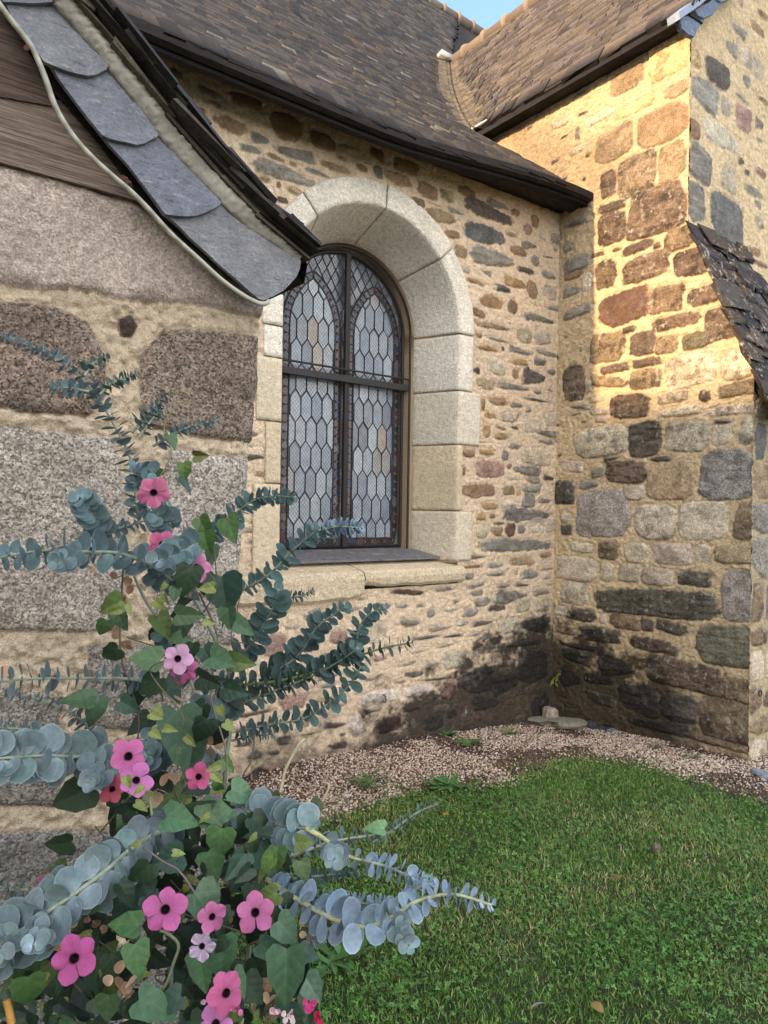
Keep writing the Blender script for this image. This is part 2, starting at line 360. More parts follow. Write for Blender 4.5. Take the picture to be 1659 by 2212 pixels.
        s.X[..., 0] = s.X[..., 0]*(1-mk)+(li if lich is None else lich)*mk; s.X[..., 1] = s.X[..., 1]*(1-mk)+(gr if speck is None else speck)*mk
        s.occ |= sdist > -.01
    def build(s, name, mat, parent, keep):
        P = s.O+s.A[..., None]*s.ua+s.B[..., None]*s.va+s.H[..., None]*s.n
        idx = np.arange(s.na*s.nb).reshape(s.nb, s.na); k = keep[:-1, :-1] & keep[1:, :-1] & keep[:-1, 1:] & keep[1:, 1:]
        q = np.stack([idx[:-1, :-1][k], idx[:-1, 1:][k], idx[1:, 1:][k], idx[1:, :-1][k]], axis=1)
        used = np.zeros(s.na*s.nb, bool); used[q.ravel()] = True; mp = np.cumsum(used)-1
        return mesh_np(name, P.reshape(-1, 3)[used], mp[q], mat, parent, s.C.reshape(-1, 3)[used], s.X.reshape(-1, 3)[used], True)

YN, XT, YG, YB, YP = 3.573, 4.386, 2.51, 2.07, 1.816       # nave wall, transept side, gable, buttress front, porch front
WX, WZ, WR, WR2, YW = 2.655, 2.83, .680, .516, 3.883        # window axis, springing, radii at face and at grille
church = thing('church', 'old rubble stone church with dark slate roofs and a round arched leaded window', 'church', (4.386, 3.573, 0))

MORT_N = lin(219, 196, 168, .99); MORT_T = lin(214, 190, 153, .95); MORT_P = lin(204, 184, 158, .85)

# ---- nave wall
NX0, NX1 = .7, XT+.02
nf = Field((NX0, YN, -.15), (1, 0, 0), (0, 0, 1), NX1-NX0, 4.15, .0065, MORT_N, 3)
Z0 = -.15
nave_stones = crop('''45,680,165,765,b;140,780,235,865,b;245,815,305,880,t;320,795,400,860,b;0,735,125,815,b;110,845,180,905,b;190,875,250,890,g;185,895,320,975,t;350,865,565,970,k;270,895,345,930,g;445,860,540,910,g;
350,955,525,1070,B;525,995,580,1030,t;260,990,335,1035,b;370,1060,570,1165,g;305,1055,360,1120,t;595,1040,665,1080,g;545,1055,620,1115,b;600,960,640,1020,p;550,900,590,940,b;635,925,670,985,b;665,1000,700,1040,w;720,1000,755,1060,w;
635,1100,675,1155,g;580,1150,655,1190,k;335,1150,380,1185,w;425,1165,470,1195,g;515,1190,610,1250,o;680,1170,745,1210,g;615,1210,665,1290,b;355,1200,440,1235,b;475,1225,550,1265,k;415,1265,515,1340,o;530,1290,580,1360,b;380,1330,440,1375,b;675,1225,750,1300,w''', 829.5, 0, .5)
nave_stones += crop('''850,375,975,435,g;900,430,960,465,g;930,495,1070,585,b;995,395,1140,480,b;1165,475,1310,620,b;1085,570,1165,630,g;1190,625,1365,705,g;1040,620,1135,670,g;1150,660,1230,700,b;1085,690,1365,800,g;1335,565,1450,660,b;1455,670,1505,700,b;
1460,620,1570,670,t;1380,695,1525,755,b;1540,705,1590,745,b;1320,730,1440,770,g;1255,695,1285,720,o;1600,635,1659,700,b;1195,780,1215,815,b;1200,845,1250,885,r;1240,800,1310,845,t;1100,740,1170,790,t;1610,715,1659,780,g;730,290,800,340,b;800,450,900,500,b''', 0, 0, .5)
nave_stones += crop('''320,40,475,95,g;90,80,270,130,t;290,100,365,190,w;375,110,455,205,w;80,130,125,160,b;145,155,260,185,g;90,190,200,230,o;250,205,365,245,g;385,215,500,255,g;215,200,230,225,k;140,255,240,345,w;265,255,350,300,o;375,255,435,300,g;265,310,300,360,b;320,315,430,390,k;
75,300,110,335,k;435,310,475,340,g;90,350,180,415,t;195,375,355,420,g;150,440,245,490,b;320,450,465,475,k;255,470,320,500,g;330,490,360,520,g;370,410,410,435,g;115,450,140,515,o;125,505,195,555,o;210,515,305,570,w;325,540,410,620,w;420,510,490,590,w;125,570,170,645,o;185,585,240,605,b;
255,585,300,605,k;180,615,255,655,o;385,605,480,640,g;20,655,160,670,k;250,670,310,700,g;390,650,470,675,g;20,695,85,740,b;105,695,180,730,o;215,705,250,755,g;305,685,460,785,w;85,750,235,845,p;20,780,45,830,b;240,765,265,795,p;275,775,405,830,g;335,830,405,865,g;245,840,305,850,g;
415,825,470,850,k;20,860,190,935,b;215,870,280,920,t;285,885,310,925,o;315,870,410,910,g;315,910,380,985,g;395,935,450,960,g;120,955,200,990,o;215,945,295,1005,w;95,1000,140,1045,o;155,1010,190,1035,b;220,985,465,1040,g;180,1050,235,1065,k;90,1070,150,1130,w;170,1075,220,1120,t;235,1055,285,1125,r;
290,1065,330,1110,g;350,1030,430,1110,w;435,1030,470,1100,w;120,1130,465,1195,g;50,1210,145,1230,g;250,1215,380,1265,t;30,1255,120,1275,b;145,1250,225,1275,g;400,1195,460,1225,t;30,1295,85,1330,g;145,1295,230,1315,g;315,1280,390,1330,g;405,1270,470,1285,g;405,1300,455,1330,w;50,1345,140,1370,g;
190,1345,260,1370,g;275,1345,350,1365,k;60,1380,130,1410,g;185,1380,345,1440,g;370,1375,455,1405,g;85,1415,165,1460,g;150,1450,245,1485,k;285,1415,355,1490,w;380,1415,450,1490,w;30,1465,105,1510,g;70,1525,175,1555,k;200,1510,305,1590,w;305,1510,450,1585,k;0,1525,60,1555,w;50,1590,120,1605,g;
125,1590,170,1620,g;100,1640,220,1690,w;205,1620,420,1660,k;0,1680,50,1740,w;290,1660,440,1840,k;0,1750,180,1880,k;160,1780,300,1880,k;60,1890,200,1960,k;210,1890,330,1980,t;340,1860,430,1990,k''', 987.5, 658.3, .4465)
nave_stones += crop('''700,20,855,50,r;330,105,420,160,g;440,195,520,265,p;590,150,690,260,w;160,210,250,325,p;240,165,315,200,w;650,80,710,115,g;745,150,835,185,g;730,85,780,105,g;860,105,905,150,g;870,180,970,205,g;940,95,1005,120,w;800,220,925,245,k;935,215,1025,235,k;
370,385,490,420,g;395,430,470,455,g;225,470,340,550,p;360,490,460,520,t;575,455,740,530,q;760,435,895,495,q;915,420,990,505,p;935,290,1040,375,w;770,375,850,410,k;865,340,900,360,g;600,400,655,420,g;830,400,980,425,k;575,540,655,565,k;640,570,750,645,r;525,565,580,665,q;
410,595,510,630,k;750,530,840,555,k;200,655,270,700,k;425,675,515,720,d;70,720,150,760,k;20,545,200,580,d;285,640,400,660,k;165,715,220,740,k;20,680,100,710,k;940,540,990,585,K;1050,545,1100,590,p;830,560,930,640,k;960,610,1060,660,k;760,660,860,700,k;600,680,700,715,k''', 493.7, 1261.8, .496)
for e in nave_stones:
    a, b, hw, hh, c = nf.image_box(e)
    nf.stone(a, b, hw, hh, c)
for k in range(7000):                                  # thin slivers and chips bedded between the larger stones
    a, b = rng.uniform(.05, NX1-NX0-.06), rng.uniform(.15, 3.95)
    hw = rng.uniform(.02, .09); hh = rng.uniform(.007, .018) if rng.random() < .8 else rng.uniform(.02, .045)
    if k < 350 and b < 1.3: hw *= 1.5; hh *= 1.6
    if nf.free(a, b, hw+.006, hh+.006) and rng.random() < (.95 if b < 1.6 else .7):
        nf.stone(a, b, hw, hh, rng.choice(list('ggtkwwtbo' if b > 1.6 else 'gggkwwwtp')), rng.normal(.02, .09), rng.uniform(.001, .008))
A, B = nf.A+NX0, nf.B+Z0
nz = (fbm(A*7, B*9, 5, 77)-.5)*.60
nz = nz+(fbm(A*38, B*46, 3, 79)-.5)*.34; hst = np.interp(A, [.7, 1.8, 2.48, 3.23, 3.58, 4.0, 4.4], [.16, .19, .25, .36, .55, .64, .70])
stn = sstep(.30, -.22, B-hst-nz)*(.55+.45*sstep(2.1, 3.3, A))
stn = np.clip(stn*(.78+.55*fbm(A*22, B*30, 3, 19)), 0, 1)
strk = sstep(4.33, 4.39, A)*sstep(1.2, .6, B)*.6
stn = np.maximum(stn, strk)
dampc = lin(44, 40, 37)
stn = np.clip(stn*1.35, 0, 1)*(.97-.10*np.clip(nf.X[..., 1]/.1, 0, 1))
nf.C = nf.C*(1-.95*stn[..., None])+dampc*(.28*stn[..., None])*(.5+fbm(A*14, B*14, 3, 5))[..., None]
nf.X[..., 0] = np.maximum(nf.X[..., 0]*(1-stn), stn*.12)
rd = np.hypot(A-WX, B-WZ); inwin = ((rd < WR+.03) & (B >= WZ)) | ((np.abs(A-WX) < WR+.03) & (B < WZ) & (B > 1.12))
# the foot of the wall spreads a little
nf.H += .05*sstep(.45, .0, B)
nf.build('nave_wall', M['rubble'], church, ~inwin)

# ---- transept side with the buttress cheek: a runs from the inner corner towards the viewer
tf = Field((XT, 5.0, -.15), (0, -1, 0), (0, 0, 1), 5.0-YB, 5.2, .0065, MORT_T, 21, .006)
ts = crop('''975,280,1120,415,t;1140,120,1310,350,c;1215,345,1315,430,t;1090,440,1310,645,b;910,535,1070,705,t;1010,655,1170,860,T;1185,600,1305,800,t;1050,785,1305,1030,D;925,860,1045,925,d;925,910,1040,1065,D;935,730,1000,860,D;1030,1035,1160,1100,d;1160,1045,1195,1075,d;1205,970,1340,1085,T;
1250,1070,1405,1200,D;915,1120,1005,1250,D;1020,1090,1225,1225,D;925,1250,1135,1410,r;1130,1230,1290,1360,T;1305,1230,1445,1325,D;1150,1350,1360,1420,D;1385,1320,1530,1475,D;720,490,800,560,w;865,475,990,545,w;800,620,880,670,w;820,390,880,430,g;655,480,705,500,g;620,540,640,560,g;825,545,845,610,g;
895,1085,950,1115,d;985,1065,1025,1090,d;775,940,880,985,g;775,1040,820,1090,g;775,1100,890,1180,g;780,1170,855,1210,b;855,1180,895,1265,w;775,1235,850,1280,g;775,1320,895,1375,g;1000,420,1165,510,c''', 829.5, 0, .5)
ts += crop('''640,130,810,285,T;835,125,955,250,d;800,100,860,140,d;945,40,1155,125,D;960,140,1070,240,T;1085,125,1215,220,m;1000,230,1255,405,W;1270,195,1435,365,W;845,250,985,305,d;695,280,835,335,D;640,340,825,405,T;830,305,990,410,T;1255,360,1480,445,T;620,365,650,425,w;510,295,615,465,D;735,425,925,555,D;
970,415,1115,480,W;1170,410,1220,470,D;645,445,710,475,w;645,490,730,535,w;545,480,640,505,g;545,520,610,535,g;665,540,725,570,w;965,485,1195,545,W;1200,480,1440,540,W;570,590,820,735,W;825,565,985,730,K;1005,565,1220,715,W;1230,585,1330,680,w;1370,545,1440,670,W;1235,555,1330,575,k;500,755,610,810,w;650,790,705,835,g;
715,750,905,860,D;915,755,1135,940,t;1165,700,1425,940,G;930,730,1040,760,k;705,735,780,755,k;470,850,570,965,K;590,850,685,890,g;800,875,905,945,w;570,905,825,1130,G;855,965,1050,1135,W;1070,960,1310,1140,w;1340,950,1440,1140,T;500,1010,545,1055,w;500,1065,555,1115,k;540,1150,660,1200,w;680,1145,780,1230,T;805,1150,930,1250,w;
945,1150,1135,1260,w;1150,1160,1225,1250,w;1245,1155,1440,1255,t;480,1220,670,1340,w;690,1250,750,1340,w;775,1255,885,1340,w;890,1270,1040,1360,w;1060,1285,1240,1365,K;500,1340,630,1450,w;660,1360,1235,1525,K;1275,1285,1440,1530,G;465,1455,530,1505,w;545,1470,665,1535,K;690,1495,725,1545,w;740,1490,885,1575,T;890,1515,950,1580,d;
965,1525,1115,1595,K;475,1545,575,1595,t;590,1555,785,1640,K;835,1605,1070,1690,D;1150,1545,1480,1755,m;500,1630,690,1675,k;905,1705,1285,1880,D;500,1660,640,1735,k;680,1690,850,1800,k;1285,1795,1440,1930,T;780,1830,970,1985,k;985,1880,1165,2030,k;1165,1900,1430,2130,T;610,1780,760,1840,d;620,1870,760,1940,m;500,1760,600,1850,k;
820,1990,1130,2080,k;1100,2080,1440,2160,T''', 987.5, 658.3, .4465)
for e in ts:
    a, b, hw, hh, c = tf.image_box(e); rel = rng.uniform(.006, .018)
    tf.stone(a, b, hw*1.03, hh*1.06, c, relief=rel, p=rng.uniform(3.5, 7), wob=.10, colk=1.15, cut=(1.0, 1.25))
for k in range(1500):
    a, b = rng.uniform(1.35, 5.0-YB-.04), rng.uniform(.1, 5.0); hw = rng.uniform(.012, .05); hh = rng.uniform(.006, .02)
    if tf.free(a, b, hw+.010, hh+.009) and rng.random() < .7:
        tf.stone(a, b, hw, hh, rng.choice(list('gkkdwt')), rng.normal(0, .1), rng.uniform(.001, .006))
A, B = 5.0-tf.A, tf.B-.15                                  # world Y, Z
nz = (fbm(A*7, B*9, 5, 177)-.5)*.62
nz = nz+(fbm(A*38, B*46, 3, 179)-.5)*.34; hst = np.interp(A, [2.0, 2.2, 2.5, 2.8, 3.1, 3.57], [.12, .2, .36, .52, .62, .66])
stn = sstep(.28, -.20, B-hst-nz)*np.interp(A, [2.0, 2.4, 2.7, 3.6], [.2, .5, .95, 1])*np.clip(.74+.6*fbm(A*22, B*30, 3, 23), 0, 1.0)
soot = sstep(.22, .0, np.abs((B-2.55)-nz*.8))*sstep(2.7, 3.0, A)*.0
stn = np.clip(stn*1.3, 0, 1)*(.95-.08*np.clip(tf.X[..., 1]/.1, 0, 1))
tf.C = tf.C*(1-.93*stn[..., None])+dampc*(.28*stn[..., None])*(.5+fbm(A*14, B*14, 3, 5))[..., None]
# grey-black weathering running along the abutment above the nave eaves
ab = sstep(.5, .05, np.abs(B-(3.95+.75*np.clip(A-3.25, 0, 3))-.12-nz*.5))*.75*sstep(2.7, 3.3, A)*sstep(4.6, 3.8, A)
tf.C = tf.C*(1-.62*ab[..., None])+lin(70, 62, 56)*(.25*ab[..., None])
# buttress slope (read in the plane of the cheek)
s0, s1 = hx(1490, 488, XT), hx(1652, 852, XT)
zs = np.where(A < YG+.005, s0[2]+(s1[2]-s0[2])*(YG-A)/(YG-s1[1]), 9.0)
zs = np.where(A < YG+.005, np.minimum(zs, 9), 9.0)
keep = (B < zs) & (B < 4.86) & ((A > YG-.004) | (B < s0[2]+.02)) & (A > YB-.001)
zr = 3.80+.75*np.clip(A-3.25, 0, 9)
keep &= ~((A > YN+.06) & (B < zr-.35))
tf.build('transept_wall', M['rubble'], church, keep)

# ---- gable wall
gf = Field((XT-.010, YG, 0), (1, 0, 0), (0, 0, 1), 2.6, 7.2, .012, MORT_T*.98, 31, .006)
gs = crop('''1310,190,1375,300,c;1390,245,1495,395,k;1325,320,1445,490,g;1380,520,1535,660,w;1315,500,1365,610,b;1318,610,1420,800,g;1310,780,1390,975,g;1405,830,1560,1055,B;1460,700,1525,840,w;1545,205,1640,340,w;1480,170,1530,250,g;1455,410,1500,510,w;1520,440,1590,580,p;1605,510,1640,560,g;1510,400,1580,450,g;
1535,680,1560,715,k;1560,730,1580,760,k;1610,590,1640,620,g;1500,100,1570,170,g;1585,90,1645,160,b;1615,40,1659,90,b;1600,720,1650,770,p;1565,800,1640,860,g;1600,930,1650,990,w;1570,1060,1630,1110,b;1590,1120,1659,1160,b;1440,1060,1520,1110,W;1600,860,1630,900,g;1620,1200,1655,1240,w''', 829.5, 0, .5)
for e in gs:
    a, b, hw, hh, c = gf.image_box(e); gf.stone(a, b, hw, hh, c, p=rng.uniform(3, 6), wob=.12, cut=(.97, 1.2))
for k in range(900):
    a, b = rng.uniform(.05, 2.5), rng.uniform(.1, 7.0); hw = rng.uniform(.02, .11); hh = rng.uniform(.012, .06)
    if gf.free(a, b, hw+.02, hh+.02): gf.stone(a, b, hw, hh, rng.choice(list('gkwtbp')), rng.normal(0, .12))
A, B = gf.A+XT, gf.B
XR, ZR = 6.21, 7.53
gf.build('gable_wall', M['rubble'], church, ((B < 4.83+(A-4.25)*1.377) | (B < 4.9)) & ((B > s0[2]-.12) | (A > XT+.05)))

# ---- buttress front with sloping slate coping
bt = MB()
bf = Field((XT-.010, YB, -.15), (1, 0, 0), (0, 0, 1), .66, s1[2]+.17, .008, lin(190, 172, 140, .82), 41, .006)
zz = .05
while zz < s1[2]+.1:
    h = rng.uniform(.14, .3); aa = 0.0
    while aa < .66:
        wd = rng.uniform(.16, .4); bf.stone(aa+wd/2, zz+h/2, wd/2-.012, h/2-.012, rng.choice(list('BGwWtBT')), 0, .012, 5.5, .08); aa += wd
    zz += h
bf.build('buttress_front', M['rubble'], church, np.ones(bf.A.shape, bool))
bx2 = XT+.66
sd = np.array([0, s1[1]-s0[1], s1[2]-s0[2]]); sl_len = np.linalg.norm(sd); sd /= sl_len; sn = np.array([0, sd[2], -sd[1]])
if sn[2] < 0: sn = -sn
cp = MB(); nrow = 10
for i in range(nrow+1):
    xx = XT-.03+rng.uniform(-.02, .015)
    while xx < bx2+.03:
        wd = rng.uniform(.13, .24); c0 = np.array([xx+wd/2, s0[1], s0[2]])+sd*(sl_len*(i+.35)/nrow)+sn*rng.uniform(.002, .02)
        cs = lin(*[(62, 58, 62), (84, 80, 80), (74, 66, 62), (52, 50, 54)][rng.integers(4)])*rng.uniform(.7, 1.1)
        tilt = sd+sn*.10; tilt /= np.linalg.norm(tilt); nn = np.cross(np.array([1, 0, 0]), tilt)
        cp.box(c0, [(1, 0, 0), tilt, nn], (wd/2-.002, sl_len/nrow*rng.uniform(.6, .9), rng.uniform(.006, .014)), cs, .2, (1.0, .2, 0)); xx += wd
cp.build('buttress_coping', M['rubble'], church)
bk = MB(); P = [(XT+.02, s0[1], s0[2]-.02), (XT+.02, s1[1]+.03, s1[2]-.03), (XT+.02, YB+.02, -.15), (XT+.02, YG, -.15)]
P2 = [(bx2, p[1], p[2]) for p in P]
bk.add(P+P2, [(0, 1, 5, 4), (4, 5, 6, 7)], lin(150, 135, 110)); bk.build('buttress_core', M['rubble'], church)

# ------------------------------------------------------------------ window surround, sill, glazing
def surround():
    mb = MB(); rv = np.random.default_rng(5)
    YF = YN-.014
    def section(so):     # (offset from inner edge at face, Y, reveal flag)
        pts = [(so, YN+.03), (so, YF+.004), (so-.006, YF)]
        pts += [(so-.006-(so-.014)*t, YF) for t in np.linspace(.12, 1, 7)]
        pts += [(-.0, YF+.010)]
        pts += [(-(WR-WR2)*t, YF+.010+(YW+.09-YF)*t) for t in np.linspace(.06, 1, 14)]
        return pts
    def block(u0, u1, so, path, col, gr):
        n = max(3, int(abs(u1-u0)/.02)); us = np.linspace(u0, u1, n); us = np.concatenate([[us[0]], us, [us[-1]]])
        sec = section(so); V = []; C = []; k = len(sec)
        for i, u in enumerate(us):
            edge = i in (0, n+1)
            for (o, y) in sec:
                x, z, nx, nz_ = path(u, o); jitter = (vnoise(np.array([x*40+y*30]), np.array([z*40]), 3)[0]-.5)*.004
                if edge: x, z = x-nx*.0, z; y2 = y+.005
                else: y2 = y+jitter
                V.append((x, y2, z)); 
                f = .9+.2*float(vnoise(np.array([x*6+y*5]), np.array([z*6]), 8)[0]); C.append(col*f*(1.0 if o > -.008 else .93))
        Fq = [(i*k+j, i*k+j+1, (i+1)*k+j+1, (i+1)*k+j) for i in range(len(us)-1) for j in range(k-1)]
        mb.add(V, [Fq], np.array(C), (0, gr*.3, 0))
    Rj = lambda u, o: (WX+WR+o, u, 1, 0)
    Lj = lambda u, o: (WX-WR-o, u, -1, 0)
    Ar = lambda u, o: (WX+(WR+o)*math.cos(u/WR), WZ+(WR+o)*math.sin(u/WR), 0, 0)
    WH = lin(228, 220, 204, 1.0); CR = lin(216, 198, 168, .98)
    zq = [1.27, 1.60, 2.03, 2.42, 2.82]; g = .004
    for (za, zb, so, c, gr) in ((1.27, 1.615, .15, CR*.6+WH*.4, .6), (1.615, 2.07, .05, CR, .35), (2.07, 2.44, .21, WH*.7+CR*.3, .6), (2.44, 2.825, .135, WH, .7)):
        block(za+g, zb-g, so, Rj, c, gr)
    for (za, zb, so, c, gr) in ((1.24, 1.75, .17, CR*1.05, .3), (1.75, 2.1, .10, CR, .3), (2.1, 2.46, .16, CR*.8+WH*.2, .4), (2.46, 2.64, .12, WH, .7), (2.64, 2.825, .13, WH, .8)):
        block(za+g, zb-g, so, Lj, c, gr)
    for (d0, d1, so, c) in ((0, 43, .145, WH), (43, 87, .155, WH*1.03), (87, 133, .15, WH*.97), (133, 180, .15, WH)):
        block(R(d0)*WR+g, R(d1)*WR-g, so, Ar, c, .75)
    # mortar bed behind the joints
    J = lin(218, 188, 146, .98)
    def bed(path, u0, u1, n):
        sec = [(.03, YN+.004), (.0, YN+.010), (-(WR-WR2)*1.0-.002, YW+.09)]; V = []
        for u in np.linspace(u0, u1, n):
            for o, y in sec:
                x, z, _, _ = path(u, o+.010 if o < 0.01 else o); V.append((x, y, z))
        mb.add(V, [[(i*3+j, i*3+j+1, (i+1)*3+j+1, (i+1)*3+j) for i in range(n-1) for j in range(2)]], J)
    bed(Rj, 1.26, WZ, 12); bed(Lj, 1.2, WZ, 12); bed(Ar, 0, math.pi*WR, 40)
    mb.build('window_surround', M['dressed'], church, True)
    # plastered inner check between grille and glass
    ck = MB(); prof = []
    for z in np.linspace(1.28, WZ, 12): prof.append((WX+WR2+.012, z))
    for t in np.linspace(0, math.pi, 40): prof.append((WX+(WR2+.012)*math.cos(t), WZ+(WR2+.012)*math.sin(t)))
    for z in np.linspace(WZ, 1.28, 12): prof.append((WX-WR2-.012, z))
    V = []
    for x, z in prof: V += [(x, YW-.02, z), (WX+(x-WX)*.96, YW+.03, z), (WX+(x-WX)*.93, YW+.14, z)]
    ck.add(V, [[(i*3+j, i*3+j+1, (i+1)*3+j+1, (i+1)*3+j) for i in range(len(prof)-1) for j in range(2)]], lin(190, 165, 132, .8))
    ck.build('window_check', M['render'], church, True)
surround()
# sill: sloping stone in two pieces with rough lower edge, slate flashing above
def sill():
    mb = MB(); cs = lin(218, 200, 170, .98)
    zt, zb = 1.285, 1.13
    for (xa, xb, dz, cc) in ((1.55, 2.545, -.06, 1.0), (2.552, 3.40, 0.0, 1.04)):
        n = int((xb-xa)/.02); V = []; C = []
        for i, x in enumerate(np.linspace(xa, xb, n)):
            e = (fbm(np.array([x*7]), np.array([1.2]), 3, 4)[0]-.5)*.05
            e2 = (fbm(np.array([x*14]), np.array([5.2]), 3, 4)[0]-.5)*.012
            end = i in (0, n-1)
            sec = [(YW+.06, zt+.02), (YN-.03+(.012 if end else 0), 1.235), (YN-.048+(.012 if end else 0)+e2*.4, 1.222+e2), (YN-.052+e2, 1.19), (YN-.042+e2, zb+dz+.02+e), (YN-.018, zb+dz+e), (YN+.05, zb+dz+e-.01)]
            for y, z in sec: V.append((x, y, z)); C.append(cs*cc*(.9+.2*rng.random()*.5))
        k = 7; mb.add(V, [[(i*k+j, i*k+j+1, (i+1)*k+j+1, (i+1)*k+j) for i in range(n-1) for j in range(k-1)]], np.array(C), (0, .25, 0))
    # return of the last quoin down to the sill
    mb.build('window_sill', M['dressed'], church, False)
    fl = MB(); a = np.array
    L_, R_ = WX-WR2-.01, WX+WR2+.02
    n = 20; V = []
    for t in np.linspace(0, 1, n):
        x = L_+(R_-L_)*t; V += [(x, YW+.02, 1.352), (x+.16*(t-.2), YN+.10, 1.295+.004*math.sin(t*9)), (x+.16*(t-.2), YN+.10, 1.283)]
    fl.add(V, [[(i*3+j, i*3+j+1, (i+1)*3+j+1, (i+1)*3+j) for i in range(n-1) for j in range(2)]], lin(100, 98, 102)); fl.build('sill_flashing', M['verge'], church)
sill()

win = MB()
def arch_poly(hw, z0, zs_, r, n=24, cx=WX):
    return [(cx-hw, z0), (cx+hw, z0)]+[(cx+r*math.cos(t), zs_+r*math.sin(t)) for t in np.linspace(0, math.pi, n)]
def clip(poly, conv):
    out = poly
    for i in range(len(conv)):
        a, b = conv[i], conv[(i+1) % len(conv)]; inp = out; out = []
        if not inp: return []
        side = lambda p: (b[0]-a[0])*(p[1]-a[1])-(b[1]-a[1])*(p[0]-a[0])
        for j in range(len(inp)):
            p, q = inp[j], inp[(j+1) % len(inp)]; sp, sq = side(p), side(q)
            if sp >= 0: out.append(p)
            if (sp >= 0) != (sq >= 0):
                t = sp/(sp-sq); out.append((p[0]+(q[0]-p[0])*t, p[1]+(q[1]-p[1])*t))
    return out
YGZ = 3.955; GR = .485; ZB = 1.365
# iron frame: arched outline bar, mullion, transom
fr = MB(); ic = lin(36, 34, 35)
outl = [(WX+GR*1.02*math.cos(t), YGZ-.012, WZ+GR*1.02*math.sin(t)) for t in np.linspace(0, math.pi, 50)]
outl = [(WX+GR*1.02, YGZ-.012, ZB)]+outl+[(WX-GR*1.02, YGZ-.012, ZB), (WX+GR*1.02, YGZ-.012, ZB)]
fr.tube(outl, .011, ic, 6)
fr.box((WX, YGZ-.03, (ZB+WZ+GR)/2), np.eye(3), (.017, .014, (WZ+GR-ZB)/2), ic*1.2)
fr.box((WX, YGZ-.055, 2.475), np.eye(3), (GR+.015, .017, .021), ic*.8)
winf = fr.build('window_frame', M['iron'], church)
# backing quarries of the spandrels
sp = MB(); back = arch_poly(GR, ZB, WZ, GR)
DG = [(178, 184, 194), (160, 168, 180), (196, 200, 206), (150, 158, 170)]
ds = .07
for i in range(-12, 12):
    for j in range(-22, 30):
        cx, cz = WX+(i+.5*(j % 2))*ds, 2.55+j*ds*.85
        q = clip([(cx, cz-ds*.85), (cx+ds*.5, cz), (cx, cz+ds*.85), (cx-ds*.5, cz)], back)
        if len(q) > 2:
            tl = rng.normal(0, .03, 2); sp.add([(x, YGZ+.012+tl[0]*(x-cx)+tl[1]*(z-cz), z) for x, z in q], [np.array([list(range(len(q)))])], lin(*DG[rng.integers(4)])*.45)
            if cz > 2.6:
              for a_, b_ in zip(q, q[1:]+q[:1]): win.tube([(a_[0], YGZ+.008, a_[1]), (b_[0], YGZ+.008, b_[1])], .0028, lin(70, 72, 78), 4, False)
sp.build('spandrel_pane', M['glass'], winf)
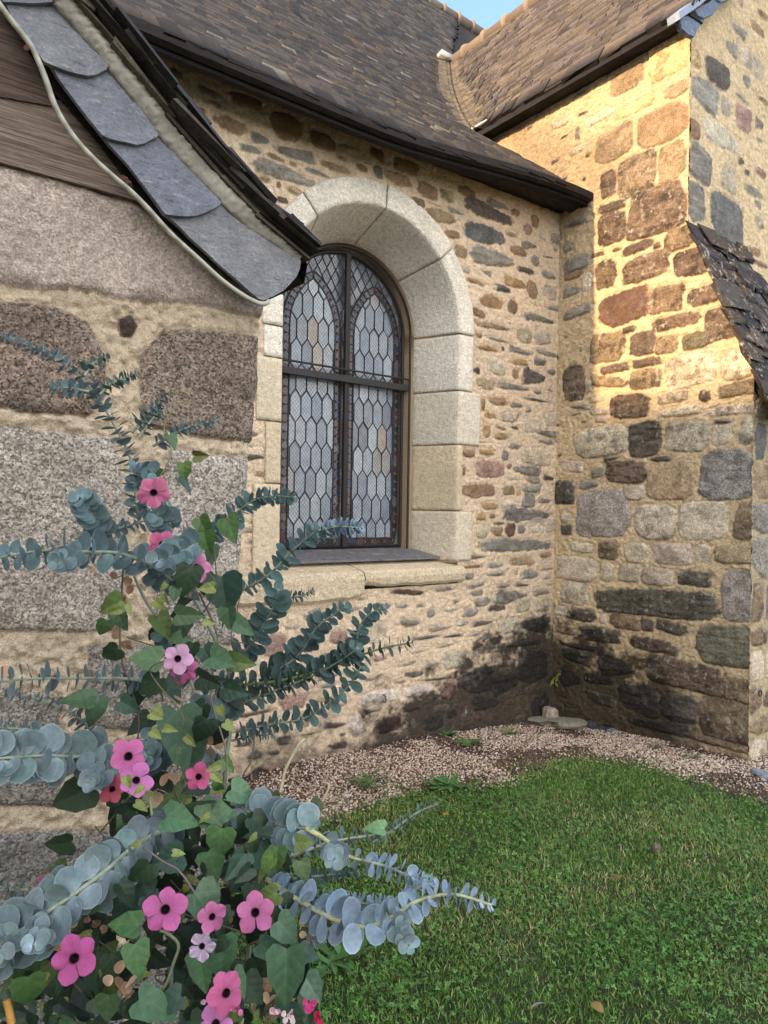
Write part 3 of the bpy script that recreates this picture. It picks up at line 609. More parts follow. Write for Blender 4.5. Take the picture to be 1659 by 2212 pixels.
# two lancets of long hexagonal quarries
for sgn in (-1, 1):
    cx = WX+sgn*.247; hw = .172; rA = .172; zsA = 2.93
    if True:
        # pointed arch of two arcs, convex
        RA = .40; pts = [(cx-hw, ZB+.055), (cx+hw, ZB+.055)]
        th = math.acos((RA-hw)/RA)
        pts += [(cx+hw-RA+RA*math.cos(t), 2.78+RA*math.sin(t)) for t in np.linspace(0, th, 10)]
        pts += [(cx-hw+RA-RA*math.cos(t), 2.78+RA*math.sin(t)) for t in np.linspace(th, 0, 10)][1:]
    pm = MB(); lead = MB(); pw, ph = .080, .215; step = ph*.76
    for j in range(-1, 14):
        for i in range(-4, 5):
            x = cx+(i+.5*(j % 2))*pw; z = ZB+.09+j*step
            hx6 = [(x, z-ph/2), (x+pw/2, z-ph/2+ph*.24), (x+pw/2, z+ph/2-ph*.24), (x, z+ph/2), (x-pw/2, z+ph/2-ph*.24), (x-pw/2, z-ph/2+ph*.24)]
            q = clip(hx6, pts)
            if len(q) < 3: continue
            c = np.array([(150, 162, 174), (166, 176, 184), (142, 152, 162), (168, 166, 164), (176, 164, 152), (130, 144, 158), (190, 200, 208)][int(rng.choice(7, p=[.28, .26, .18, .08, .04, .12, .04]))])
            tl = rng.normal(0, .018, 2)
            pm.add([(a_, YGZ+tl[0]*(a_-x)+tl[1]*(b_-z), b_) for a_, b_ in q], [np.array([list(range(len(q)))])], lin(*c)*rng.uniform(.74, .9))
            for a_, b_ in zip(q, q[1:]+q[:1]): lead.tube([(a_[0], YGZ-.003, a_[1]), (b_[0], YGZ-.003, b_[1])], .0036, lin(64, 68, 76), 4, False)
    # border of small coloured pieces
    P = np.array(pts); cen = P.mean(0); nb = len(P); bw = .048
    L_ = []
    dense = []
    for i in range(nb):
        a_, b_ = P[i], P[(i+1) % nb]; k = max(1, int(np.linalg.norm(b_-a_)/.055))
        for t in range(k): dense.append(a_+(b_-a_)*t/k)
    dense = np.array(dense); nd = len(dense)
    tg = np.roll(dense, -1, 0)-np.roll(dense, 1, 0); nr = np.stack([tg[:, 1], -tg[:, 0]], 1); nr /= np.linalg.norm(nr, axis=1)[:, None]
    outp = dense+nr*bw
    outp[:, 0] = np.where(np.abs(outp[:, 0]-WX) < .02, WX+.02*sgn, outp[:, 0])
    BC = [(84, 40, 34), (40, 62, 56), (50, 66, 92), (120, 116, 120), (62, 36, 36), (38, 54, 50), (100, 70, 60)]
    for i in range(nd):
        j = (i+1) % nd; q = [dense[i], outp[i], outp[j], dense[j]]
        c = lin(*BC[rng.integers(len(BC))])*.5
        pm.add([(p_[0], YGZ-.002, p_[1]) for p_ in q], [[(0, 1, 2, 3)]], c)
        for a_, b_ in ((dense[i], outp[i]), (outp[i], outp[j]), (dense[i], dense[j])):
            lead.tube([(a_[0], YGZ-.006, a_[1]), (b_[0], YGZ-.006, b_[1])], .0042, lin(58, 60, 70), 4, False)
        mid = (dense[i]+outp[i])/2
        for dd in (-.010, .010): lead.tube([(mid[0]-.009, YGZ-.006, mid[1]+dd), (mid[0]+.009, YGZ-.006, mid[1]+dd*.2)], .003, lin(140, 138, 150), 4, False)
    pn = pm.build('pane', M['glass'], winf); lead.build('lead_came', M['lead'], pn)
win.build('lead_came', M['lead'], winf)
# wire guard in front
gd = MB(); gc = lin(62, 48, 46); yq = YW+.002
ring = [(WX+WR2*math.cos(t), yq, WZ+WR2*math.sin(t)) for t in np.linspace(0, math.pi, 50)]
ring = [(WX+WR2, yq, 1.34)]+ring+[(WX-WR2, yq, 1.34), (WX+WR2, yq, 1.34)]
gd.tube(ring, .0085, lin(34, 27, 27), 6); gd.tube([(WX-WR2, yq, 2.535), (WX+WR2, yq, 2.535)], .007, lin(48, 40, 40), 6)
def inside(x, z): return (abs(x-WX) < WR2 and 1.34 < z <= WZ) or (z > WZ and math.hypot(x-WX, z-WZ) < WR2)
sp_ = .0235
for sgn in (-1, 1):
    for k in range(-70, 130):
        z0 = 1.34+k*sp_*1.2; seg = []
        for t in np.linspace(-WR2, WR2, 60):
            x, z = WX+t, z0+sgn*t*1.2
            if inside(x, z): seg.append((x, yq+sgn*.0012, z))
        if len(seg) > 1: gd.tube([seg[0], seg[-1]], 0.0009, gc, 3, False)
iw = MB(); iw.add([(-1.2, 4.35, 0), (XT-.02, 4.35, 0), (XT-.02, 4.35, 4.4), (-1.2, 4.35, 4.4)], [[(0, 1, 2, 3)]], lin(96, 90, 84)); iw.build('blackout_wall', M['render'], church)  # unseen blackout sheet added inside the nave to stop light leaks
gd.build('wire_guard', M['iron'], church)
# ------------------------------------------------------------------ roofs of the church
def ze(X): return 3.79+.16*sstep(2.3, 4.3, np.asarray(X, float))           # sagging nave eave
_t = np.linspace(0, 7, 1401)
_sl = np.interp(_t, [0, 1.1, 1.5, 3.6, 4.2, 7], [.76, .78, .95, 1.18, 1.3, 1.3])
_g = np.concatenate([[0], np.cumsum((_sl[1:]+_sl[:-1])/2*np.diff(_t))])
YE = 3.25
def zn(X, Y):
    t = np.asarray(Y, float)-YE
    return np.interp(t, _t, _g)+3.95-(3.95-ze(X))*np.clip(1-t/1.6, 0, 1)
XE = 4.235; TS = 1.33
def zt(X):
    t = np.asarray(X, float)-XE; return 4.845+np.where(t < .5, 1.12*t+.21*t*t/.5*.5, 1.12*.5+.21*.25+ (t-.5)*TS)
XRID = 6.21; ZRID = float(zt(XRID))
YRID = 8.8; ZNR = float(zn(5.0, YRID))
SLC = [(84, 77, 70), (70, 65, 60), (100, 90, 80), (60, 56, 53), (92, 82, 70), (108, 99, 90), (78, 71, 67), (66, 60, 53)]
def slate_col():
    c = lin(*SLC[rng.integers(len(SLC))])*rng.uniform(.75, 1.15)
    u = rng.random()
    if u < .02: c = lin(140, 118, 84)*.7          # ochre lichen
    elif u < .045: c = lin(160, 152, 138)*.8
    return c
EDG = np.array([[1.05 if k & 2 else .16]*3 for k in range(8)])      # the lower tails of the slates are coloured dark, which draws the course lines
nr = MB(); rows = np.arange(0, 7, .052)
for i, t in enumerate(rows):
    Y = YE+t*.80 if t < 20 else 0
    if Y > YRID: break
    X = -1.2+rng.uniform(0, .1); wav = .008
    while X < 9.0:
        wd = rng.uniform(.07, .16); xc = X+wd/2; X += wd
        z = float(zn(xc, Y)); zT = float(zt(xc)) if xc > XE-.05 else -9
        if zT > z+.07: continue
        sl = (float(zn(xc, Y+.05))-z)/.05; d = np.array([0, 1, sl+.30]); d /= np.linalg.norm(d)
        a = rng.normal(0, .007); ax = np.array([math.cos(a), 0, math.sin(a)]); nn = np.cross(ax, d); nn /= np.linalg.norm(nn); d = np.cross(nn, ax)
        z += (float(vnoise(np.array([xc*1.6]), np.array([Y*1.6]), 4)[0])-.5)*.035
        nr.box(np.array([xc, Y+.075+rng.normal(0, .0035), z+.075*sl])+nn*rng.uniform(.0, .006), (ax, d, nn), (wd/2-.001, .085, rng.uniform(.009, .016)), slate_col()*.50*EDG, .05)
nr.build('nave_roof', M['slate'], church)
# solid under-roof so no light leaks
ur = MB(); ys = np.linspace(YE+.05, YRID, 40); V = []
for y in ys: V += [(-1.2, y, float(zn(0, y))-.06), (2.3, y, float(zn(2.3, y))-.06), (4.3, y, float(zn(4.3, y))-.06), (9, y, float(zn(9, y))-.06)]
ur.add(V, [[(i*4+j, i*4+j+1, (i+1)*4+j+1, (i+1)*4+j) for i in range(39) for j in range(3)]], lin(50, 44, 40))
xs = np.linspace(XE+.03, XRID, 24); V = []
for x in xs:
    ylo = YG+.0; yhi = 8.5
    V += [(x, ylo, float(zt(x))-.05), (x, yhi, float(zt(x))-.05)]
ur.add(V, [[(i*2, (i+1)*2, (i+1)*2+1, i*2+1) for i in range(23)]], lin(50, 44, 40))
V = [(XRID, YG, ZRID-.04), (XRID, 8.5, ZRID-.04), (XRID+2.2, 8.5, ZRID-2.9), (XRID+2.2, YG, ZRID-2.9)]
ur.add(V, [[(0, 1, 2, 3)]], lin(50, 44, 40))
V = [(-1.2, YRID, ZNR-.05), (9, YRID, ZNR-.05), (9, YRID+6, ZNR-7), (-1.2, YRID+6, ZNR-7)]
ur.add(V, [[(0, 1, 2, 3)]], lin(50, 44, 40))
ur.build('roof_boarding', M['wood'], church)
# transept slope
tr = MB()
for i in range(90):
    s = i*.046; x0 = XE+s*.62
    if x0 > XRID-.03: break
    y = YG-.10+rng.uniform(0, .06)
    while y < 8.3:
        wd = rng.uniform(.09, .22); yc = y+wd/2; y += wd; z = float(zt(x0))
        znv = float(zn(x0, yc))
        if znv > z+.03: continue
        sl = (float(zt(x0+.05))-z)/.05; d = np.array([1, 0, sl+.36]); d /= np.linalg.norm(d)
        sw = .22*sstep(.55, .0, np.array(z-znv))*1.0      # the courses swing up into the swept valley
        a = rng.normal(0, .012)+float(sw)*1.1; ax = np.array([0, -math.cos(a), -math.sin(a)*-1]); nn = np.cross(ax, d)
        if nn[2] < 0: nn = -nn
        nn /= np.linalg.norm(nn); d = np.cross(nn, ax)*1.0
        if d[2] < 0: d = -d
        z += (float(vnoise(np.array([x0*1.7]), np.array([yc*1.7]), 6)[0])-.5)*.05
        c = lin(*[(112, 98, 84), (128, 116, 104), (96, 84, 74), (134, 118, 98), (120, 108, 104)][rng.integers(5)])*rng.uniform(.7, 1.1)
        if rng.random() < .02: c = lin(150, 136, 96)
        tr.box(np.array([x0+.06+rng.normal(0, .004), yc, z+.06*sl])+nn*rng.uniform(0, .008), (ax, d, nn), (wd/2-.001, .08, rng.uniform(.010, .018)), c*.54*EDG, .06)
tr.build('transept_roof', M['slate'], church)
# swept valley: short narrow slates fanning along the line where both slopes meet
vl = MB()
vp = []
for x in np.linspace(XE+.02, XRID-.05, 46):
    yy = np.linspace(YE, YRID, 900); zz = zn(x, yy); k = int(np.argmin(np.abs(zz-float(zt(x))))); vp.append((x, yy[k], zz[k]))
vp = np.array(vp)
VD = np.gradient(vp, axis=0); VD /= np.linalg.norm(VD, axis=1)[:, None]
for i in range(len(vp)):
    for sub in range(2):
        p = vp[i]+VD[i]*.02*sub; T = VD[i]
        for k in range(9):
            u = (k-4)/4.0; wdt = .20
            # across the valley: left end lies on the nave slope, right end on the transept slope
            n1 = np.array([0, -float((zn(p[0], p[1]+.05)-zn(p[0], p[1]))/.05), 1.0]); n1 /= np.linalg.norm(n1)
            n2 = np.array([-TS, 0, 1.0]); n2 /= np.linalg.norm(n2)
            c1 = np.cross(T, n1); c1 /= np.linalg.norm(c1); c2 = np.cross(T, n2); c2 /= np.linalg.norm(c2)
            if c1[0] > 0: c1 = -c1
            if c2[1] > 0: c2 = -c2
            q = p+(c1*(-u)*wdt if u < 0 else c2*u*wdt)+(n1+n2)/2*(.035*(1-u*u)+.004*rng.random())
            nn = n1*(1-(u+1)/2)+n2*((u+1)/2); nn /= np.linalg.norm(nn); al = T+nn*.14; al /= np.linalg.norm(al); sd_ = np.cross(al, nn); nn = np.cross(sd_, al)
            vl.box(q, (sd_, al, nn), (.03, .07, .007), lin(*[(96, 86, 72), (80, 72, 60), (108, 96, 74)][rng.integers(3)])*rng.uniform(.7, 1.1), .08)
vl.build('valley', M['slate'], church)
# ridges of half-round tiles bedded in mortar
def ridge(P0, P1, name):
    mb = MB(); P0 = np.array(P0); P1 = np.array(P1); L_ = np.linalg.norm(P1-P0); n = int(L_/.33); d = (P1-P0)/L_
    for i in range(n):
        a = P0+d*L_*i/n; b = P0+d*(L_*(i+1)/n+.02)
        mb.tube([a, a+d*.05, b], [.105, .098, .09], lin(120, 106, 94)*rng.uniform(.7, 1.05), 10); mb.tube([a-d*.02, a+d*.03], [.118, .118], lin(138, 124, 108)*rng.uniform(.8, 1), 10)
    mb.build(name, M['render'], church, True)
k = int(np.argmin(np.abs(zn(XRID, np.linspace(YE, YRID, 900))-ZRID))); YV = np.linspace(YE, YRID, 900)[k]
ridge((-1.2, YRID, ZNR-.02), (13, YRID, ZNR-.02), 'nave_ridge')
ridge((XRID, YG-.12, ZRID-.01), (XRID, YV+.02, ZRID-.01), 'transept_ridge')
# nave eave: stepped boards and sloping soffit
ev = MB()
xs = np.linspace(-1.0, XT+.01, 40)
def strip(prof, col):
    V = []
    for x in xs:
        e = float(ze(x))-3.95
        for (y, z, wgt) in prof: V.append((x, y, z+e*wgt))
    k = len(prof); n = len(xs)
    ev.add(V, [[(i*k+j, (i+1)*k+j, (i+1)*k+j+1, i*k+j+1) for i in range(n-1) for j in range(k-1)], [(0, 1, 2, 3)]] if k == 4 else [[(i*k+j, (i+1)*k+j, (i+1)*k+j+1, i*k+j+1) for i in range(n-1) for j in range(k-1)]], col)
strip([(3.262, 3.985, 1), (3.262, 3.935, 1), (3.30, 3.925, 1), (3.30, 3.94, 1)], lin(44, 39, 38))
strip([(3.312, 3.98, 1), (3.312, 3.905, 1), (3.37, 3.905, .9), (3.37, 3.93, .9)], lin(36, 33, 33))
strip([(3.385, 3.98, .85), (3.385, 3.915, .8), (3.47, 3.90, .5), (3.47, 3.95, .5)], lin(46, 41, 39))
strip([(3.36, 3.95, .9), (3.60, 3.925, .1)], lin(36, 33, 32))
ev.build('nave_eave', M['wood'], church)
ew = MB(); ew.add([(-1.2, YN, -.1), (-1.2, 13.5, -.1), (-1.2, 13.5, 4), (-1.2, YRID, ZNR-.1), (-1.2, YN+.1, 4.05), (.75, YN+.03, -.1), (.75, YN+.03, 3.95), (-1.2, YN+.03, -.1), (-1.2, YN+.03, 3.95)], [[(0, 1, 2, 3)], [(0, 3, 4)], [(7, 5, 6, 8)]], lin(170, 150, 120)); ew.build('end_wall', M['rubble'], church)
te = MB()
te.add([(4.255, YG-.06, 4.845), (4.255, 4.62, 4.845), (4.255, 4.62, 4.80), (4.255, YG-.06, 4.80), (XT+.03, YG-.06, 4.815), (XT+.03, 4.62, 4.815)], [[(0, 1, 2, 3), (3, 2, 5, 4)], [(0, 3, 4)]], lin(40, 38, 42))
te.build('transept_eave', M['wood'], church)
# gable verge slates and flashing
gv = [[(1467, 38), (1500, 30), (1530, 20), (1512, 55), (1500, 80), (1486, 74), (1472, 62)], [(1500, 22), (1530, 5), (1565, -20), (1558, 10), (1540, 32), (1520, 40), (1507, 34)], [(1540, -10), (1580, -40), (1615, -60), (1600, -20), (1575, 0), (1556, 5)]]
for i, pl in enumerate(gv):
    g_ = MB(); P = [hy(x, y, YG-.05-.012*i) for x, y in pl]; g_.plate(P, (0, -1, 0), .03, lin(96, 108, 132)*[.9, .8, 1][i], .04); g_.build('verge_slate', M['verge'], church)
g_ = MB(); P = [hy(x, y, YG-.085) for x, y in [(1466, 26), (1500, 0), (1560, -45), (1562, -28), (1500, 20), (1468, 42)]]; g_.plate(P, (0, -1, 0), .08, lin(128, 138, 156), .02); g_.build('verge_flashing', M['lead'], church)
# lead apron where the transept ridge and eave run into the nave roof
ld = MB(); c0 = np.array([XRID-.12, YV-.02, ZRID+.02])
ld.box(c0, np.eye(3), (.16, .09, .05), lin(150, 150, 148), .15); ld.build('lead_flashing', M['lead'], church, True); ld = MB(); e0 = hx(1005, 291, 4.26); ld.tube([e0+np.array([0, .12, .01]), e0, e0+np.array([-.02, -.28, .0])], [.02, .024, .008], lin(190, 186, 176), 8)
ld.build('lead_flashing', M['lead'], church, True)
# iron ring in the buttress and hook in the nave wall
hk = MB(); p = hy(1641, 1497, YB-.012); hk.tube([p+np.array([.018*math.cos(t), -.004, .018*math.sin(t)]) for t in np.linspace(0, 6.28, 14)], .0035, lin(50, 48, 52), 5); hk.build('ring', M['iron'], church)
hk = MB(); p = hy(824, 1507, YN-.012); hk.tube([p+np.array([.02*math.cos(t), -.02+.012*math.sin(t), .022*math.sin(t)]) for t in np.linspace(-2.5, 1.5, 10)], .004, lin(70, 70, 76), 5); hk.build('hook', M['iron'], church)

# ------------------------------------------------------------------ porch
porch = thing('porch', 'granite porch with slate verge in the foreground, timber beam over a pale stone slab', 'porch', (.6, 1.816, 0))
pf = Field((-.9, YP, -.1), (1, 0, 0), (0, 0, 1), 2.0, 3.3, .0045, MORT_P, 51, .011)
def pp(pts, Y=YP): return [pf.ab(hy(x, y, Y)) for x, y in pts]
PB = [([(-60, 345), (0, 357), (290, 430), (420, 540), (500, 600), (600, 680), (568, 692), (400, 660), (200, 634), (0, 612), (-60, 604)], (176, 160, 148), .35, .10, 1.0),
      ([(-150, 640), (0, 655), (120, 657), (190, 690), (232, 770), (228, 850), (190, 905), (0, 880), (-150, 862)], (118, 102, 90), .95, .5, 1.0),
      ([(300, 760), (350, 702), (450, 715), (564, 728), (556, 962), (400, 938), (310, 925), (298, 850)], (124, 110, 97), .95, .4, 1.0),
      ([(255, 690), (285, 680), (302, 708), (285, 735), (262, 728)], (72, 60, 54), .5, .5, 1.0),
      ([(-150, 905), (0, 918), (245, 942), (270, 1100), (275, 1362), (150, 1368), (-150, 1362)], (156, 146, 134), .8, .25, 1.0),
      ([(365, 965), (540, 990), (530, 1150), (512, 1400), (400, 1400), (330, 1360), (330, 1080)], (158, 149, 138), .8, .25, 1.0),
      ([(190, 1392), (300, 1385), (510, 1425), (498, 1560), (340, 1590), (190, 1560)], (136, 128, 118), .8, .25, 1.0),
      ([(-150, 1460), (0, 1480), (125, 1500), (135, 1620), (125, 1742), (-150, 1745)], (134, 127, 116), .8, .3, 1.0),
      ([(230, 1610), (495, 1600), (480, 1850), (260, 1800)], (136, 128, 118), .8, .3, 1.0),
      ([(-150, 1800), (0, 1795), (250, 1790), (260, 2000), (-150, 2020)], (118, 113, 106), .8, .3, 1.0), ([(280, 1850), (475, 1880), (460, 2300), (280, 2300)], (110, 106, 100), 1.0, .3, 1.0),
      ([(-150, 2060), (270, 2040), (270, 2400), (-150, 2400)], (100, 98, 94), 1.0, .3, 1.0)]
for pl, rgb, sp_k, li, ck in PB:
    CODE['_'] = (rgb, li, sp_k); pf.polystone(pp(pl), '_', .014, .012)
edge = pp([(572, 640), (568, 690), (556, 860), (540, 1000), (520, 1250), (490, 1650), (470, 1900), (440, 2300)])
eb = np.array([e[1] for e in edge])[::-1]; ea = np.array([e[0] for e in edge])[::-1]
EX = np.interp(pf.B, eb, ea)+(fbm(pf.A*0+3, pf.B*18, 3, 9)-.5)*.012
roofl = np.array([hy(x, y, YP)[[0, 2]] for x, y in [(60, -60), (110, 20), (190, 170), (300, 300), (430, 430), (540, 520), (640, 560), (700, 590)]])
A, B = pf.A-.9, pf.B-.1
rl = np.interp(A, np.concatenate([[-.9], roofl[:, 0]]), np.concatenate([[3.5], roofl[:, 1]]))
pf.H -= .05*np.clip((pf.A-EX+.012)/.012, 0, 1)**2
pf.build('porch_wall', M['granite'], porch, (pf.A <= EX) & (B < rl-.005))
# return of the wall towards the nave, plain rubble, never lit here
rt = MB(); zz = np.linspace(-.1, 2.35, 30); V = []
for z in zz:
    x = float(np.interp(z+.1, eb, ea))-.9-.012; V += [(x, YP+.01, z), (x, YN, z)]
rt.add(V, [[(i*2, i*2+1, (i+1)*2+1, (i+1)*2) for i in range(29)]], lin(150, 132, 110)); rt.build('porch_side_wall', M['rubble'], porch)
# timber beam and raking board
wd_ = MB(); b0, b1 = hy(0, 176, YP-.02), hy(0, 352, YP-.02)
wd_.add([(-1.0, YP-.024, b1[2]), (.66, YP-.024, b1[2]), (.62, YP-.024, b0[2]), (-1.0, YP-.024, b0[2]), (-1.0, YP+.1, b1[2]), (.66, YP+.1, b1[2]), (.62, YP+.1, b0[2]), (-1.0, YP+.1, b0[2])], [[(0, 1, 2, 3), (5, 4, 7, 6), (0, 4, 5, 1), (3, 2, 6, 7), (1, 5, 6, 2)]], lin(108, 94, 84))
wd_.build('timber_beam', M['wood'], porch)
w2 = MB(); P = [hy(x, y, YP-.03) for x, y in [(-160, -200), (30, -40), (70, 100), (120, 230), (-20, 205), (-160, 170)]]; w2.plate(P, (0, -1, 0), .04, lin(80, 68, 60), .0); w2.build('gable_board', M['wood'], porch)
# dark sheet behind the verge slates, the shadow of the gap put into its colour
dk_ = MB(); P = [hy(x, y, YP-.03) for x, y in [(40, -60), (60, 110), (110, 190), (215, 310), (300, 425), (360, 470), (560, 640), (640, 580), (340, 300), (140, -60)]]; dk_.plate(P, (0, -1, 0), .03, lin(46, 40, 38), 0); dk_.build('verge_shade_lining', M['wood'], porch)
# verge slates
VS = [[(-50, -120), (215, -80), (225, -20), (225, 10), (150, 16), (80, 12), (15, 5)],
      [(0, -60), (225, -60), (232, 10), (280, 58), (330, 120), (400, 205), (465, 288), (462, 300), (440, 312), (412, 322), (380, 327), (340, 321), (300, 308), (240, 286), (190, 265), (150, 215), (118, 168), (60, 88), (15, 5)],
      [(150, 205), (330, 120), (400, 200), (470, 298), (560, 412), (630, 500), (686, 578), (680, 592), (655, 606), (625, 618), (588, 625), (550, 619), (520, 611), (478, 602), (440, 588), (384, 515), (330, 448), (285, 385), (255, 340), (225, 292)],
      [(330, 440), (560, 412), (690, 588), (745, 652), (800, 712), (880, 795), (957, 872), (948, 888), (920, 906), (885, 922), (850, 932), (810, 936), (775, 934), (715, 924), (660, 855), (600, 770), (555, 715), (515, 672), (470, 625)],
      [(600, 770), (800, 712), (960, 888), (1010, 938), (1085, 990), (1190, 1060), (1302, 1126), (1298, 1160), (1283, 1195), (1258, 1225), (1228, 1254), (1185, 1280), (1140, 1301), (1118, 1288), (1080, 1262), (1018, 1206), (955, 1150), (890, 1090), (822, 1028), (760, 966), (705, 922)]]
vc = [(110, 113, 122), (120, 122, 129), (115, 118, 128), (111, 114, 126), (122, 122, 126)]
for i, pl in enumerate(VS):
    g_ = MB(); n = len(pl); P = []
    ys_ = [p[0]+p[1] for p in pl]; lo, hi = min(ys_), max(ys_)
    for (x, y) in pl:
        t = ((x+y)-lo)/(hi-lo); e = rng.normal(0, 1.5, 2); P.append(hy((x+e[0])*.5, (y+e[1])*.5, 1.748-.030*t-.002*i))
    g_.plate(P, (0, -1, 0), .012, lin(*vc[i], .85), .008, (.1, .1, 0)); g_.build('verge_slate', M['verge'], porch)
# mortar fillet between slates and roof edge
fl_lo = [(180, -90), (240, 10), (330, 115), (470, 285), (560, 398), (690, 575), (810, 710), (960, 868), (1090, 988), (1303, 1124)]
fl_hi = [(330, -90), (370, -10), (425, 80), (505, 200), (625, 350), (690, 440), (765, 540), (965, 765), (1150, 920), (1308, 1062)]
n = 160; a_ = spline([(x*.5, y*.5, 0) for x, y in fl_lo], n); b_ = spline([(x*.5, y*.5, 0) for x, y in fl_hi], n); V = []; C = []
for i in range(n):
    for j in range(13):
        t = j/12; x, y = (a_[i, :2]+np.array([-16, 9]))*(1-t)+(b_[i, :2]+np.array([5, -3]))*t
        P = hy(x, y, 1.752 if j == 0 else 1.738); bulge = .05*math.sin(math.pi*min(1, t*1.1+.06))**.7*(.92+.2*float(vnoise(np.array([i*.11]), np.array([t*3]), 2)[0]))
        nzv = (float(fbm(np.array([i*.8]), np.array([j*.9]), 3, 12)[0])-.5)*.016
        P[1] -= bulge*.55+nzv; V.append(P); C.append(lin(158, 152, 140, .82)*(.55+.8*float(fbm(np.array([i*.06]), np.array([t*4]), 3, 4)[0])))
fm = MB(); fm.add(V, [[(i*13+j, i*13+j+1, (i+1)*13+j+1, (i+1)*13+j) for i in range(n-1) for j in range(12)]], np.array(C)); fm.build('mortar_fillet', M['render'], porch, True)
# roof: ragged slates seen edge-on from below
sil = [(400, -120), (480, -10), (540, 70), (600, 150), (655, 200), (705, 290), (765, 380), (850, 462), (918, 548), (935, 605), (1010, 655), (1080, 748), (1150, 822), (1250, 918), (1345, 1002), (1420, 1084)]
prof = np.array([hy(x*.5, y*.5, 1.665)[[0, 2]] for x, y in sil])
ext = prof[0]+np.array([[-1.2*.66, .94*.66], [-.62, .46], [-.30, .22]])*1.0
prof = np.vstack([[(-.95, 3.62)], [(-.45, 3.24)], [(-.1, 2.985)], prof]) if prof[0][0] > 0 else prof
L_ = np.concatenate([[0], np.cumsum(np.linalg.norm(np.diff(prof, axis=0), axis=1))])
def pr(s): return np.array([np.interp(s, L_, prof[:, 0]), np.interp(s, L_, prof[:, 1])])
rf = MB()
for lay, (off, yo, c0) in enumerate([(-.004, 0, (64, 60, 60)), (-.017, .012, (84, 76, 68)), (-.030, .026, (60, 54, 50)), (-.042, .036, (98, 90, 78))]):
    s = L_[-1]-.02
    while s > .05:
        ln = rng.uniform(.08, .19); p = pr(s-.02); q = pr(max(0, s-ln-.03)); d = (p-q)/np.linalg.norm(p-q); nrm_ = np.array([-d[1], d[0]])
        if nrm_[1] < 0: nrm_ = -nrm_
        c = (p+q)/2+nrm_*(off+rng.normal(0, .003)); y0 = 1.665+yo+rng.normal(0, .010)
        tl = rng.normal(.03, .03); d2 = np.array([d[0]*math.cos(tl)+nrm_[0]*math.sin(tl), d[1]*math.cos(tl)+nrm_[1]*math.sin(tl)]); n2 = np.array([-d2[1], d2[0]])
        hl = np.linalg.norm(p-q)/2+.012
        rf.box((c[0], y0+.14, c[1]), [(d2[0], 0, d2[1]), (0, 1, 0), (n2[0], 0, n2[1])], (hl, .14, rng.uniform(.004, .0085)), lin(*c0)*rng.uniform(.45, 1.0), .05)
        s -= ln*(.8 if lay == 0 else 1.05)
# body of the roof back to the nave, both slopes
for yy0, yy1, of in ((1.76, 3.56, -.012),):
    V = []
    for p in list(prof): V += [(p[0]-.01, yy0, p[1]+of), (p[0]-.01, yy1, p[1]+of)]
    for p in list(prof)[::-1]: V += [(p[0]-.02, yy0, p[1]-.07), (p[0]-.02, yy1, p[1]-.07)]
    n = len(V)//2; rf.add(V, [[(i*2, i*2+1, ((i+1) % n)*2+1, ((i+1) % n)*2) for i in range(n)]], lin(44, 40, 40))
V = [(-.95, 1.68, 3.62), (-.95, 3.56, 3.62), (-2.9, 3.56, 2.25), (-2.9, 1.68, 2.25)]; rf.add(V, [[(0, 1, 2, 3)]], lin(60, 56, 56))
rf.build('porch_roof', M['slate'], porch)
lw = MB(); lw.add([(-2.7, YP, -.1), (-.9, YP, -.1), (-.9, YP, 3.55), (-2.7, YP, 2.3), (-2.7, YN, -.1), (-2.7, YN, 2.3)], [[(0, 1, 2, 3), (4, 0, 3, 5)]], lin(150, 138, 120)); lw.build('porch_far_wall', M['rubble'], porch)
# cable on its rusty nails
cb = thing('cable', 'pale grey cable looping along the blue slate verge of the porch', 'cable', tuple(hy(300, 430, 1.70)))
cpts = [(-40, -40), (0, 22), (60, 102), (130, 192), (165, 262), (200, 350), (240, 462), (310, 580), (400, 682), (500, 772), (560, 822), (640, 902), (740, 1012), (850, 1112), (960, 1212), (1060, 1282), (1125, 1312), (1158, 1306), (1162, 1296)]
cm = MB(); P = spline([hy(x*.5, y*.5, 1.682) for x, y in cpts], 90); cc = np.array([lin(160, 157, 142)*(1.0 if (k // 2) % 2 or k > 62 else .72) for k in range(90)])
cm.tube(P, np.concatenate([np.full(86, .0062), [.0065, .0065, .006, .004]]), cc, 8); cm.build('sheath', M['cable'], cb, True)
for x, y in ((138, 215), (562, 786), (548, 770)):
    nl = MB(); p = hy(x*.5, y*.5, 1.69); nl.tube([p+np.array([.022, .06, .016]), p, p+np.array([-.012, -.010, -.006])], [.003, .003, .0035], lin(88, 52, 40), 6); nl.tube([p+np.array([-.012, -.010, -.006]), p+np.array([-.014, -.012, -.007])], [.006, .006], lin(96, 58, 44), 6); nl.build('nail', M['iron'], cb)

# ------------------------------------------------------------------ unseen building added west of the church to shade the lawn and lower walls
hs = thing('shade_house', 'low rendered building with a grey roof, added out of view to shade the lawn', 'shade_house', (-11, -4, 0))
HR = 2.37+(XT+11)*math.tan(SUN_EL)+.02; HE = HR-2.6
hm = MB(); hm.box((-11, -5.2, HE/2), np.eye(3), (2.5, 9.5, HE/2), lin(205, 196, 182)); hm.build('wall', M['render'], hs)
hm = MB(); V = [(-13.7, -14.9, HE-.2), (-13.7, 4.5, HE-.2), (-11, 4.5, HR), (-11, -14.9, HR), (-8.3, -14.9, HE-.2), (-8.3, 4.5, HE-.2)]; hm.add(V, [[(0, 1, 2, 3), (3, 2, 5, 4)], [(0, 3, 4), (1, 5, 2)]], lin(92, 90, 94)); hm.build('roof', M['slate'], hs)
